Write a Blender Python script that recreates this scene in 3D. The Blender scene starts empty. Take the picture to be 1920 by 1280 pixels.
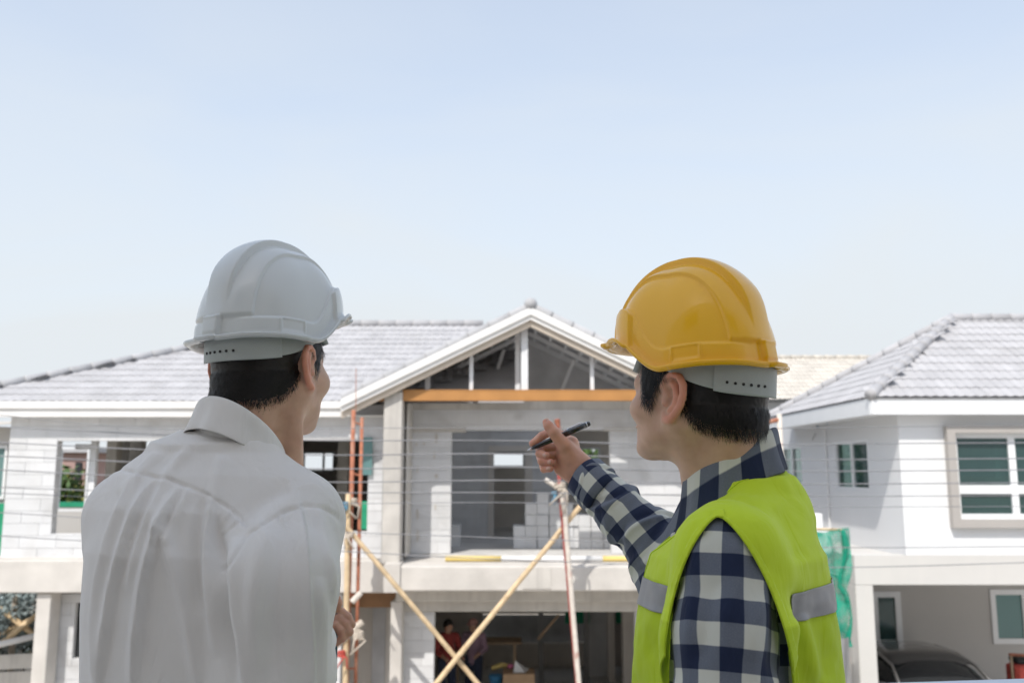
import bpy, math, random
import numpy as np
from mathutils import Vector
random.seed(7)
rng = np.random.default_rng(11)
scene = bpy.context.scene
C = scene.collection
R_ = math.radians

# ------------------------------------------------------------------ camera
FPX = 1650.0                       # focal length in photo pixels (1920 wide)
TILT = R_(8.27)
CAM = np.array([0.0, 0.0, 4.55])
cam_d = bpy.data.cameras.new('camera')
cam = bpy.data.objects.new('camera', cam_d); C.objects.link(cam)
cam.location = CAM
cam.rotation_euler = (R_(90) + TILT, 0, 0)
cam_d.sensor_width = 36.0
cam_d.lens = FPX / 1920 * 36
cam_d.clip_start = 0.05; cam_d.clip_end = 2000
cam_d.dof.use_dof = True
cam_d.dof.focus_distance = 1.36
cam_d.dof.aperture_fstop = 5.8
cam_d.dof.aperture_blades = 7
scene.camera = cam

# ------------------------------------------------------------------ sky, sun, exposure
SUN_TO = np.array([-0.466, -1.2, 1.65]); SUN_TO /= np.linalg.norm(SUN_TO)
SUN_EL = math.asin(SUN_TO[2]); SUN_AZ = math.atan2(SUN_TO[0], SUN_TO[1])
world = bpy.data.worlds.new('World'); scene.world = world; world.use_nodes = True
wn = world.node_tree.nodes; wl = world.node_tree.links
bg = wn['Background']
sky = wn.new('ShaderNodeTexSky'); sky.sky_type = 'NISHITA'; sky.sun_disc = False
sky.sun_elevation = SUN_EL; sky.sun_rotation = SUN_AZ
sky.altitude = 0; sky.air_density = 1.0; sky.dust_density = 1.2; sky.ozone_density = 1.0
# thin even veil of high haze over the whole sky
wtc = wn.new('ShaderNodeTexCoord'); wno = wn.new('ShaderNodeTexNoise'); wno.inputs['Scale'].default_value = 1.6; wno.inputs['Detail'].default_value = 6; wno.inputs['Distortion'].default_value = 0.9
wmp = wn.new('ShaderNodeMapping'); wmp.inputs['Scale'].default_value = (1, 1, 3.2); wl.new(wtc.outputs['Generated'], wmp.inputs['Vector']); wl.new(wmp.outputs['Vector'], wno.inputs['Vector'])
wsp = wn.new('ShaderNodeSeparateXYZ'); wl.new(wtc.outputs['Generated'], wsp.inputs[0])
wmr = wn.new('ShaderNodeMapRange'); wmr.inputs['From Min'].default_value = 0.10; wmr.inputs['From Max'].default_value = 0.55
wmr.inputs['To Min'].default_value = 1.0; wmr.inputs['To Max'].default_value = 0.54; wl.new(wsp.outputs['Z'], wmr.inputs['Value'])   # haze thickens towards the horizon
wad = wn.new('ShaderNodeMath'); wad.operation = 'MULTIPLY_ADD'; wl.new(wno.outputs['Fac'], wad.inputs[0]); wad.inputs[1].default_value = 0.42; wl.new(wmr.outputs['Result'], wad.inputs[2])
wsb = wn.new('ShaderNodeMath'); wsb.operation = 'SUBTRACT'; wsb.use_clamp = True; wl.new(wad.outputs[0], wsb.inputs[0]); wsb.inputs[1].default_value = 0.21
wmx = wn.new('ShaderNodeMix'); wmx.data_type = 'RGBA'; wl.new(wsb.outputs[0], wmx.inputs['Factor'])
wl.new(sky.outputs['Color'], wmx.inputs['A']); wmx.inputs['B'].default_value = (2.92, 3.10, 3.24, 1)
wl.new(wmx.outputs['Result'], bg.inputs['Color'])
bg.inputs['Strength'].default_value = 0.136
sun_d = bpy.data.lights.new('sun', 'SUN'); sun_d.energy = 2.0; sun_d.angle = R_(0.6)
sun_d.color = (1.0, 0.955, 0.89)
sun = bpy.data.objects.new('sun', sun_d); C.objects.link(sun)
sun.location = (-8, -20, 30)
sun.rotation_euler = Vector(SUN_TO).to_track_quat('Z', 'Y').to_euler()
vs = scene.view_settings
vs.view_transform = 'Standard'; vs.look = 'None'; vs.gamma = 1.0; vs.exposure = 1.0
vs.use_curve_mapping = False

# ------------------------------------------------------------------ helpers: frame, objects
_ct, _st = math.cos(TILT), math.sin(TILT)
def at(px, py, Y):
    """the point of the place, at distance Y, that the photograph shows at pixel px, py"""
    u = (px - 960) / FPX; v = (640 - py) / FPX
    d = np.array([u, _ct - v * _st, _st + v * _ct])
    return CAM + d * (Y / d[1])
def ax(px, py, Y): return float(at(px, py, Y)[0])
def az(py, Y): return float(at(960, py, Y)[2])

def world_of(o):
    v = Vector((0, 0, 0))
    while o is not None:
        v = v + o.location; o = o.parent
    return v
def put(o, parent=None, loc=None):
    """link o; loc is in world coordinates"""
    C.objects.link(o)
    loc = Vector((0, 0, 0)) if loc is None else Vector(loc)
    if parent is not None:
        o.parent = parent; loc = loc - world_of(parent)
    o.location = loc
    return o
def tag(o, label=None, cat=None, group=None, kind=None):
    if label: o['label'] = label
    if cat: o['category'] = cat
    if group: o['group'] = group
    if kind: o['kind'] = kind
    return o
def thing(name, label, cat, loc, group=None):
    o = bpy.data.objects.new(name, None); o.empty_display_size = 0.2
    put(o, None, loc); return tag(o, label, cat, group)
def mesh_obj(name, V, F, mat, parent=None, smooth=False, loc=None, attrs=None):
    me = bpy.data.meshes.new(name)
    V = np.asarray(V, dtype=np.float64)
    if loc is not None: V = V - np.asarray(loc)
    if isinstance(F, np.ndarray):
        k = F.shape[1]; nf = len(F)
        me.vertices.add(len(V)); me.vertices.foreach_set('co', V.astype(np.float32).ravel())
        me.loops.add(nf * k); me.loops.foreach_set('vertex_index', F.astype(np.int32).ravel())
        me.polygons.add(nf); me.polygons.foreach_set('loop_start', np.arange(0, nf * k, k, dtype=np.int32))
        me.update(calc_edges=True); me.validate()
    else:
        me.from_pydata([tuple(v) for v in V], [], F); me.update()
    if smooth: me.polygons.foreach_set('use_smooth', np.ones(len(me.polygons), dtype=bool))
    if attrs:
        for nm, arr in attrs.items():
            a = me.attributes.new(nm, 'FLOAT_VECTOR', 'POINT')
            a.data.foreach_set('vector', np.asarray(arr, dtype=np.float32).ravel())
    if mat is not None: me.materials.append(mat)
    o = bpy.data.objects.new(name, me)
    return put(o, parent, loc)

class MB:
    """collects boxes, prisms and tubes for ONE mesh"""
    def __init__(s): s.V = []; s.F = []
    def add(s, V, F):
        n = len(s.V); s.V += [tuple(map(float, v)) for v in V]; s.F += [tuple(i + n for i in f) for f in F]; return s
    def box(s, x0, x1, y0, y1, z0, z1):
        return s.add([(x0,y0,z0),(x1,y0,z0),(x1,y1,z0),(x0,y1,z0),(x0,y0,z1),(x1,y0,z1),(x1,y1,z1),(x0,y1,z1)],
                     [(0,3,2,1),(4,5,6,7),(0,1,5,4),(1,2,6,5),(2,3,7,6),(3,0,4,7)])
    def bev(s, x0, x1, y0, y1, z0, z1, b=0.01):
        """box with chamfered vertical and front edges"""
        P = [(x0+b,y0),(x1-b,y0),(x1,y0+b),(x1,y1-b),(x1-b,y1),(x0+b,y1),(x0,y1-b),(x0,y0+b)]
        cx, cy = (x0+x1)/2, (y0+y1)/2
        Q = [(x + (b if x < cx else -b), y + (b if y < cy else -b)) for x, y in P]
        V = [(x,y,z0) for x,y in Q] + [(x,y,z0+b) for x,y in P] + [(x,y,z1-b) for x,y in P] + [(x,y,z1) for x,y in Q]
        F = [tuple(range(7,-1,-1)), tuple(range(24,32))]
        for r in range(3):
            for i in range(8):
                j = (i+1) % 8; F.append((r*8+i, r*8+j, r*8+8+j, r*8+8+i))
        return s.add(V, F)
    def beam(s, a, b, w, h, up=(0,0,1)):
        a = np.array(a, float); b = np.array(b, float); d = b-a; d /= np.linalg.norm(d)
        up = np.array(up, float); r = np.cross(d, up); r /= np.linalg.norm(r); u = np.cross(r, d)
        V = [p + r*sx*w/2 + u*sz*h/2 for p in (a, b) for sx, sz in ((-1,-1),(1,-1),(1,1),(-1,1))]
        return s.add(V, [(3,2,1,0),(4,5,6,7),(0,1,5,4),(1,2,6,5),(2,3,7,6),(3,0,4,7)])
    def tube(s, pts, rad, n=8, cap=True):
        pts = [np.array(p, float) for p in pts]; m = len(pts)
        rad = [rad]*m if np.isscalar(rad) else list(rad)
        V = []; F = []; ref = None
        for i, p in enumerate(pts):
            d = pts[min(i+1, m-1)] - pts[max(i-1, 0)]; d /= (np.linalg.norm(d) + 1e-12)
            if ref is None:
                ref = np.array([0,0,1.0]) if abs(d[2]) < 0.9 else np.array([1.0,0,0])
            r = np.cross(d, ref); r /= np.linalg.norm(r); ref = np.cross(r, d)
            for k in range(n):
                t = 2*math.pi*k/n; V.append(p + rad[i]*(math.cos(t)*r + math.sin(t)*ref))
        for i in range(m-1):
            for k in range(n):
                k2 = (k+1) % n; F.append((i*n+k, i*n+k2, (i+1)*n+k2, (i+1)*n+k))
        if cap: F += [tuple(range(n-1,-1,-1)), tuple(range((m-1)*n, m*n))]
        return s.add(V, F)
    def prism(s, poly, axis, a, b):
        """extrude a 2-d polygon along axis ('x','y','z')"""
        n = len(poly)
        def P(u, v, w): return {'x': (w,u,v), 'y': (u,w,v), 'z': (u,v,w)}[axis]
        V = [P(u,v,a) for u,v in poly] + [P(u,v,b) for u,v in poly]
        F = [tuple(range(n-1,-1,-1)), tuple(range(n,2*n))] + [(i,(i+1)%n,n+(i+1)%n,n+i) for i in range(n)]
        return s.add(V, F)
    def lathe(s, prof, c, n=20, axis='z'):
        """prof: (radius, height)"""
        V = []; F = []
        for r, h in prof:
            for k in range(n):
                t = 2*math.pi*k/n; a, b = r*math.cos(t), r*math.sin(t)
                V.append({'z': (c[0]+a,c[1]+b,c[2]+h), 'y': (c[0]+a,c[1]+h,c[2]+b), 'x': (c[0]+h,c[1]+a,c[2]+b)}[axis])
        for i in range(len(prof)-1):
            for k in range(n):
                k2 = (k+1)%n; F.append((i*n+k, i*n+k2, (i+1)*n+k2, (i+1)*n+k))
        F += [tuple(range(n-1,-1,-1)), tuple(range((len(prof)-1)*n, len(prof)*n))]
        return s.add(V, F)
    def build(s, name, mat, parent=None, smooth=False, loc=None):
        o = mesh_obj(name, s.V, s.F, mat, parent, smooth, loc)
        import bmesh
        bm = bmesh.new(); bm.from_mesh(o.data); bmesh.ops.recalc_face_normals(bm, faces=bm.faces)
        bm.to_mesh(o.data); bm.free()
        return o

# ------------------------------------------------------------------ materials
def new_mat(name):
    m = bpy.data.materials.new(name); m.use_nodes = True
    nt = m.node_tree; return m, nt, nt.nodes['Principled BSDF']
def mat(name, col, rough=0.6, var=0.12, scale=3.0, bump=0.0, bscale=40.0, metal=0.0, obj_var=0.0, stain=None, stain_scale=1.2, stain_amt=0.5, coat=0.0, spec=0.5, detail=5.0, sheen=0.0, streak=None):
    m, nt, b = new_mat(name); N = nt.nodes; L = nt.links
    tc = N.new('ShaderNodeTexCoord'); geo = N.new('ShaderNodeNewGeometry')
    def noise(sc, det=detail, dist=0.0):
        n = N.new('ShaderNodeTexNoise'); n.inputs['Scale'].default_value = sc; n.inputs['Detail'].default_value = det
        n.inputs['Distortion'].default_value = dist; L.new(geo.outputs['Position'], n.inputs['Vector']); return n
    n1 = noise(scale)
    mp = N.new('ShaderNodeMapRange'); mp.inputs['From Min'].default_value = 0.3; mp.inputs['From Max'].default_value = 0.7
    mp.inputs['To Min'].default_value = 1 - var; mp.inputs['To Max'].default_value = 1 + var * 0.6
    L.new(n1.outputs['Fac'], mp.inputs['Value'])
    last = mp.outputs['Result']
    if obj_var:
        oi = N.new('ShaderNodeObjectInfo'); mr = N.new('ShaderNodeMapRange')
        mr.inputs['To Min'].default_value = 1 - obj_var; mr.inputs['To Max'].default_value = 1 + obj_var * 0.5
        L.new(oi.outputs['Random'], mr.inputs['Value'])
        mm = N.new('ShaderNodeMath'); mm.operation = 'MULTIPLY'; L.new(last, mm.inputs[0]); L.new(mr.outputs['Result'], mm.inputs[1]); last = mm.outputs[0]
    vm = N.new('ShaderNodeVectorMath'); vm.operation = 'SCALE'; vm.inputs[0].default_value = col
    L.new(last, vm.inputs['Scale']); out = vm.outputs['Vector']
    if stain:
        ns = noise(stain_scale, 6, 0.6); rp = N.new('ShaderNodeValToRGB')
        rp.color_ramp.elements[0].position = 0.55; rp.color_ramp.elements[1].position = 0.75
        rp.color_ramp.elements[0].color = (0,0,0,1); rp.color_ramp.elements[1].color = (stain_amt,)*3 + (1,)
        L.new(ns.outputs['Fac'], rp.inputs['Fac'])
        mx = N.new('ShaderNodeMix'); mx.data_type = 'RGBA'; L.new(rp.outputs['Color'], mx.inputs['Factor'])
        L.new(out, mx.inputs['A']); mx.inputs['B'].default_value = tuple(stain) + (1,); out = mx.outputs['Result']
    if streak:
        mpn = N.new('ShaderNodeMapping'); mpn.inputs['Scale'].default_value = (9, 9, 0.5); L.new(geo.outputs['Position'], mpn.inputs['Vector'])
        ns = N.new('ShaderNodeTexNoise'); ns.inputs['Scale'].default_value = 1.0; ns.inputs['Detail'].default_value = 4; L.new(mpn.outputs['Vector'], ns.inputs['Vector'])
        rp = N.new('ShaderNodeValToRGB'); rp.color_ramp.elements[0].position = 0.5; rp.color_ramp.elements[1].position = 0.8
        rp.color_ramp.elements[0].color = (0,0,0,1); rp.color_ramp.elements[1].color = (0.6,)*3 + (1,)
        L.new(ns.outputs['Fac'], rp.inputs['Fac'])
        mx = N.new('ShaderNodeMix'); mx.data_type = 'RGBA'; L.new(rp.outputs['Color'], mx.inputs['Factor'])
        L.new(out, mx.inputs['A']); mx.inputs['B'].default_value = tuple(streak) + (1,); out = mx.outputs['Result']
    L.new(out, b.inputs['Base Color'])
    b.inputs['Roughness'].default_value = rough; b.inputs['Metallic'].default_value = metal
    b.inputs['Specular IOR Level'].default_value = spec
    b.inputs['Coat Weight'].default_value = coat; b.inputs['Coat Roughness'].default_value = 0.05
    b.inputs['Sheen Weight'].default_value = sheen
    if bump:
        nb = noise(bscale, 4); bp = N.new('ShaderNodeBump'); bp.inputs['Strength'].default_value = 1.0; bp.inputs['Distance'].default_value = bump
        L.new(nb.outputs['Fac'], bp.inputs['Height']); L.new(bp.outputs['Normal'], b.inputs['Normal'])
    return m
def glass_mat(name, col=(0.05,0.1,0.1), alpha=0.55, rough=0.03):
    m, nt, b = new_mat(name); N = nt.nodes; L = nt.links
    b.inputs['Base Color'].default_value = tuple(col) + (1,); b.inputs['Roughness'].default_value = rough
    b.inputs['Specular IOR Level'].default_value = 0.9
    tr = N.new('ShaderNodeBsdfTransparent'); tr.inputs['Color'].default_value = (0.7, 0.85, 0.82, 1)
    mx = N.new('ShaderNodeMixShader'); mx.inputs['Fac'].default_value = alpha
    L.new(tr.outputs[0], mx.inputs[1]); L.new(b.outputs[0], mx.inputs[2]); L.new(mx.outputs[0], N['Material Output'].inputs['Surface'])
    return m
M = {}
M['aac'] = mat('aac_block', (0.66,0.665,0.672), 0.9, 0.07, 2.5, 0.002, 90, obj_var=0.08, stain=(0.40,0.39,0.375), stain_scale=1.5, stain_amt=0.6, streak=(0.60,0.595,0.585))
M['mortar'] = mat('mortar', (0.60,0.60,0.595), 0.95, 0.15, 6, 0.003, 60)
M['concrete'] = mat('raw_concrete', (0.56,0.535,0.495), 0.92, 0.16, 2.2, 0.004, 45, stain=(0.33,0.31,0.28), stain_scale=1.1, stain_amt=0.5, streak=(0.36,0.34,0.32))
M['concrete_pale'] = mat('pale_concrete', (0.60,0.57,0.53), 0.92, 0.12, 2.4, 0.004, 45, stain=(0.42,0.40,0.37), stain_scale=1.3, stain_amt=0.55)
M['floor'] = mat('screed_floor', (0.58,0.57,0.55), 0.9, 0.15, 1.4, 0.003, 30, stain=(0.36,0.34,0.32), stain_amt=0.5)
M['plaster_white'] = mat('white_render', (0.74,0.745,0.755), 0.85, 0.04, .7, 0.0008, 120, stain=(.70,.70,.69), stain_scale=.6, stain_amt=.5, streak=(.74,.74,.735))
M['facade'] = mat('warm_white_facade', (0.85,0.79,0.71), 0.85, 0.05, 1.0, 0.0008, 120)
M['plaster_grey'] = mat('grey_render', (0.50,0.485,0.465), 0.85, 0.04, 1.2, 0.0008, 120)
M['plaster_beige'] = mat('beige_render', (0.58,0.565,0.54), 0.85, 0.05, 1.0, 0.0008, 120, streak=(0.6,0.58,0.55))
M['trim_taupe'] = mat('taupe_trim', (0.40,0.375,0.35), 0.8, 0.04, 2)
M['tile'] = mat('grey_roof_tile', (0.43,0.425,0.435), 0.8, 0.10, 3, 0.001, 90, obj_var=0.07, stain=(0.36,0.35,0.34), stain_scale=.8, stain_amt=.35)
M['tile_cream'] = mat('cream_roof_tile', (0.56,0.52,0.46), 0.75, 0.08, 5, 0.001, 90, obj_var=0.1)
M['tile_cap'] = mat('grey_ridge_tile', (0.43,0.43,0.44), 0.75, 0.1, 5, 0.001, 90, obj_var=0.1)
M['white_board'] = mat('white_board', (0.78,0.77,0.75), 0.6, 0.05, 3, stain=(0.6,0.56,0.5), stain_amt=0.3)
M['beige_board'] = mat('beige_board', (0.60,0.52,0.43), 0.7, 0.1, 4)
M['orange_steel'] = mat('orange_primer_steel', (0.45,0.215,0.065), 0.55, 0.12, 3, stain=(0.36,0.15,0.04), stain_amt=0.4)
M['galv'] = mat('galvanised_steel', (0.74,0.75,0.76), 0.5, 0.1, 4)
M['purlin'] = mat('grey_purlin', (0.25,0.25,0.25), 0.6, 0.15, 4)
M['underlay'] = mat('roof_underlay', (0.58,0.58,0.59), 0.9, 0.2, 2)
M['rust'] = mat('rusty_red_primer', (0.40,0.15,0.085), 0.75, 0.3, 14, 0.001, 80, stain=(0.5,0.33,0.25), stain_scale=5, stain_amt=0.7)
M['bamboo'] = mat('bamboo', (0.66,0.50,0.31), 0.6, 0.2, 9, 0.001, 60, stain=(0.40,0.27,0.14), stain_scale=6, stain_amt=0.6, obj_var=0.1)
M['paint_pole'] = mat('weathered_white_paint', (0.66,0.60,0.53), 0.7, 0.15, 12, stain=(0.42,0.17,0.12), stain_scale=4, stain_amt=0.8)
M['red_pole'] = mat('dull_red_paint', (0.34,0.075,0.065), 0.65, 0.2, 9, stain=(0.6,0.5,0.45), stain_scale=4, stain_amt=0.6)
M['rope'] = mat('pale_rope', (0.55,0.48,0.40), 0.95, 0.3, 40, 0.002, 200)
M['blue_rag'] = mat('faded_blue_plastic', (0.12,0.28,0.40), 0.7, 0.3, 15)
M['red_rag'] = mat('red_cloth', (0.50,0.08,0.06), 0.9, 0.25, 15)
M['wire'] = mat('weathered_grey_cable', (0.24,0.24,0.255), 0.5, 0.2, 3)
M['frame_white'] = mat('white_window_frame', (0.80,0.81,0.82), 0.4, 0.03, 3)
M['glass'] = glass_mat('green_tinted_glass', (0.05,0.10,0.10), 0.55)
M['glass_pale'] = glass_mat('pale_tinted_glass', (0.20,0.36,0.36), 0.6, 0.12)
M['curtain'] = mat('pale_curtain', (0.42,0.52,0.50), 0.9, 0.1, 4)
M['interior'] = mat('dim_room_plaster', (0.70,0.66,0.61), 0.95, 0.12, 1.5)
M['road'] = mat('pale_concrete_road', (0.52,0.50,0.47), 0.95, 0.2, 2, 0.003, 120)
M['soil'] = mat('sandy_soil', (0.44,0.39,0.32), 0.97, 0.25, 0.8, 0.02, 12)
M['leaf'] = mat('leaf', (0.075,0.13,0.035), 0.6, 0.45, 3)
M['leaf_yellow'] = mat('yellow_green_leaf', (0.24,0.25,0.05), 0.6, 0.4, 3)
M['leaf_pale'] = mat('dusty_leaf', (0.30,0.37,0.38), 0.6, 0.5, 4)
M['bark'] = mat('bark', (0.14,0.10,0.07), 0.95, 0.3, 9, 0.01, 40)
M['wood'] = mat('plank_wood', (0.45,0.33,0.22), 0.8, 0.2, 6, 0.001, 60, obj_var=0.15)
M['brown_board'] = mat('brown_plywood', (0.34,0.19,0.10), 0.8, 0.15, 4)
M['yellow_paint'] = mat('faded_yellow_paint', (0.72,0.56,0.20), 0.6, 0.1, 5)
M['green_fabric'] = mat('green_shade_cloth', (0.02,0.30,0.16), 0.85, 0.2, 5)
M['pink_wall'] = mat('pink_render', (0.42,0.28,0.25), 0.9, 0.1, 2)
M['car_paint'] = mat('dark_car_paint', (0.045,0.042,0.04), 0.3, 0.05, 2, coat=1.0)
M['car_glass'] = mat('dark_car_glass', (0.02,0.022,0.024), 0.05, 0.0, 1)
M['rubber'] = mat('rubber', (0.02,0.02,0.02), 0.8, 0.1, 5)
M['chrome'] = mat('chrome', (0.6,0.6,0.6), 0.15, 0.05, 3, metal=1.0)
M['cardboard'] = mat('cardboard', (0.42,0.28,0.17), 0.9, 0.12, 6)
M['white_plastic'] = mat('white_plastic', (0.78,0.78,0.78), 0.5, 0.05, 4)
M['blue_plastic'] = mat('blue_plastic', (0.05,0.22,0.42), 0.4, 0.1, 4)
M['pink_plastic'] = mat('pink_plastic', (0.55,0.14,0.26), 0.5, 0.1, 4)
M['alu'] = mat('pale_blue_aluminium', (0.55,0.62,0.72), 0.35, 0.05, 6, metal=0.3)
# green netting: see-through weave
m, nt, b = new_mat('green_netting'); N = nt.nodes; L = nt.links
b.inputs['Base Color'].default_value = (0.01,0.36,0.24,1); b.inputs['Roughness'].default_value = 0.8
trn = N.new('ShaderNodeBsdfTranslucent'); trn.inputs['Color'].default_value = (0.02,0.5,0.33,1)
tr = N.new('ShaderNodeBsdfTransparent'); m1 = N.new('ShaderNodeMixShader'); m1.inputs['Fac'].default_value = 0.4
L.new(b.outputs[0], m1.inputs[1]); L.new(trn.outputs[0], m1.inputs[2])
g = N.new('ShaderNodeNewGeometry'); no = N.new('ShaderNodeTexNoise'); no.inputs['Scale'].default_value = 5; L.new(g.outputs['Position'], no.inputs['Vector'])
mr = N.new('ShaderNodeMapRange'); mr.inputs['From Min'].default_value = 0.35; mr.inputs['From Max'].default_value = 0.65; mr.inputs['To Min'].default_value = 0.45; mr.inputs['To Max'].default_value = 0.95
L.new(no.outputs['Fac'], mr.inputs['Value'])
m2 = N.new('ShaderNodeMixShader'); L.new(mr.outputs['Result'], m2.inputs['Fac']); L.new(tr.outputs[0], m2.inputs[1]); L.new(m1.outputs[0], m2.inputs[2])
L.new(m2.outputs[0], N['Material Output'].inputs['Surface']); M['net'] = m
# ================================================================== THE SETTING
FL2 = 3.10                       # upper floor level of both sides of the street
def sheet(name, x0, x1, y0, y1, z, m):
    return tag(mesh_obj(name, [(x0,y0,z),(x1,y0,z),(x1,y1,z),(x0,y1,z)], [(0,1,2,3)], m), kind='structure')
sheet('ground', -600, 600, -600, 600, -0.03, M['soil'])
sheet('road', -60, 60, 3.3, 10.2, -0.02, M['road'])
tag(MB().bev(-60, 60, 10.2, 11.6, -0.1, 0.1, 0.02).build('pavement', M['concrete_pale']), kind='structure')
tag(MB().bev(-60, 60, 2.2, 3.2, -0.1, 0.1, 0.02).build('pavement', M['concrete_pale']), kind='structure')

def holed(x0, x1, z0, z1, holes, y0, y1):
    """wall slab with rectangular openings, one mesh; only outer faces"""
    xs = sorted({x0, x1, *[c for h in holes for c in h[:2] if x0 < c < x1]}); zs = sorted({z0, z1, *[c for h in holes for c in h[2:] if z0 < c < z1]})
    def solid(i, k):
        if not (0 <= i < len(xs)-1 and 0 <= k < len(zs)-1): return False
        cx, cz = (xs[i]+xs[i+1])/2, (zs[k]+zs[k+1])/2
        return not any(h[0] < cx < h[1] and h[2] < cz < h[3] for h in holes)
    mb = MB()
    for i in range(len(xs)-1):
        for k in range(len(zs)-1):
            if not solid(i, k): continue
            a, b, c, d = xs[i], xs[i+1], zs[k], zs[k+1]
            mb.add([(a,y0,c),(b,y0,c),(b,y0,d),(a,y0,d)], [(0,1,2,3)]); mb.add([(a,y1,c),(b,y1,c),(b,y1,d),(a,y1,d)], [(3,2,1,0)])
            if not solid(i-1,k): mb.add([(a,y0,c),(a,y0,d),(a,y1,d),(a,y1,c)], [(0,1,2,3)])
            if not solid(i+1,k): mb.add([(b,y0,c),(b,y1,c),(b,y1,d),(b,y0,d)], [(0,1,2,3)])
            if not solid(i,k-1): mb.add([(a,y0,c),(a,y1,c),(b,y1,c),(b,y0,c)], [(0,1,2,3)])
            if not solid(i,k+1): mb.add([(a,y0,d),(b,y0,d),(b,y1,d),(a,y1,d)], [(0,1,2,3)])
    return mb
# ---- the open upper floor the two men stand on
terr = thing('balcony_building', 'building with open concrete balcony that the two men stand on', 'building', (0, 0, 0))
MB().box(-9, 9, -1.6, 2.1, FL2-0.25, FL2).build('balcony_slab', M['concrete_pale'], terr)
_h = [(-1.5,1.3,FL2+.004,FL2+2.3), (3.4,5.0,FL2+.9,FL2+2.2), (-3.2,-1.2,FL2+4.0,FL2+5.4), (1.6,3.4,FL2+4.0,FL2+5.4)]
holed(-9, 9, 0, FL2+6.2, _h, -1.85, -1.602).build('facade', M['facade'], terr)
MB().box(-9, 9, -4.2, -4.0, 0, FL2+6.1).build('rear_wall', M['brown_board'], terr)
MB().box(-9, 9, -4.0, -1.852, FL2+2.6, FL2+2.8).build('ceiling_slab', M['concrete'], terr)
for x in (-9, 8.8): MB().box(x, x+.2, -4.0, -1.852, 0, FL2+5.9).build('end_wall', M['concrete'], terr)
MB().box(-9, 9, -4.0, -1.852, FL2+5.9, FL2+6.1).build('roof_slab', M['concrete_pale'], terr)
MB().box(-9, 9, -4.0, -1.852, FL2-0.25, FL2).build('floor_slab', M['concrete_pale'], terr)
for x in (-6, 6): MB().bev(x-.15, x+.15, 1.7, 2.0, 0, FL2-0.252, .015).build('column', M['concrete_pale'], terr)
rail = thing('balcony_railing', 'pale blue aluminium balcony rail in front of the man in the vest', 'railing', (0, 1.95, FL2))
a = at(1650, 1284, 1.9); b_ = at(1920, 1275.5, 1.84); d = (b_-a)/np.linalg.norm(b_-a)
ra, rb = a - d*3.2 - (0,0,.024), b_ + d*2.5 - (0,0,.024)
MB().beam(ra, rb, 0.05, 0.045).build('top_rail', M['alu'], rail)
MB().beam(ra - (0,0,.86), rb - (0,0,.86), 0.03, 0.03).build('bottom_rail', M['alu'], rail)
for t in np.linspace(0.01, .99, 6):
    p = ra + (rb-ra)*t; MB().box(p[0]-.018, p[0]+.018, p[1]-.018, p[1]+.018, FL2, p[2]-.02).build('post', M['alu'], rail)

# ---- shared piece meshes
def unit_mesh(name, V, F, m, smooth=False):
    o = mesh_obj(name, V, F, m, None, smooth); me = o.data; C.objects.unlink(o); bpy.data.objects.remove(o); return me
_b = MB().box(-.5,.5,-.5,.5,-.5,.5)
BLOCK = unit_mesh('block', _b.V, _b.F, M['aac'])
def piece(name, me, parent, loc, scale=(1,1,1), rot=(0,0,0)):
    o = bpy.data.objects.new(name, me); put(o, parent, loc); o.scale = scale; o.rotation_euler = rot; return o

def block_wall(parent, x0, x1, z0, z1, holes, y, thick=0.14, name='wall', reveal=True):
    """mortar core with openings; each aerated-concrete block a piece of its own, a little proud of the joints"""
    w = holed(x0, x1, z0, z1, holes, y, y+thick).build(name, M['mortar'], parent)
    k = 0; z = z0
    while z < z1 - 0.02:
        zt = min(z + 0.2, z1); x = x0 - (0.3 if k % 2 else 0.0)
        while x < x1:
            rects = [(max(x, x0), min(x+0.6, x1), z, zt)]
            for h in holes:
                nr = []
                for a, b, c, d in rects:
                    if h[0] >= b or h[1] <= a or h[2] >= d or h[3] <= c: nr.append((a,b,c,d)); continue
                    if a < h[0]: nr.append((a,h[0],c,d))
                    if b > h[1]: nr.append((h[1],b,c,d))
                    m0, m1 = max(a,h[0]), min(b,h[1])
                    if c < h[2]: nr.append((m0,m1,c,h[2]))
                    if d > h[3]: nr.append((m0,m1,h[3],d))
                rects = nr
            for a, b, c, d in rects:
                if b-a < 0.03 or d-c < 0.03: continue
                pr = 0.006 + random.random()*0.004
                o = piece('block', BLOCK, w, ((a+b)/2, y-pr+0.02, (c+d)/2), (b-a-0.007, 0.04, d-c-0.007))
            x += 0.6
        z += 0.2; k += 1
    return w

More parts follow.
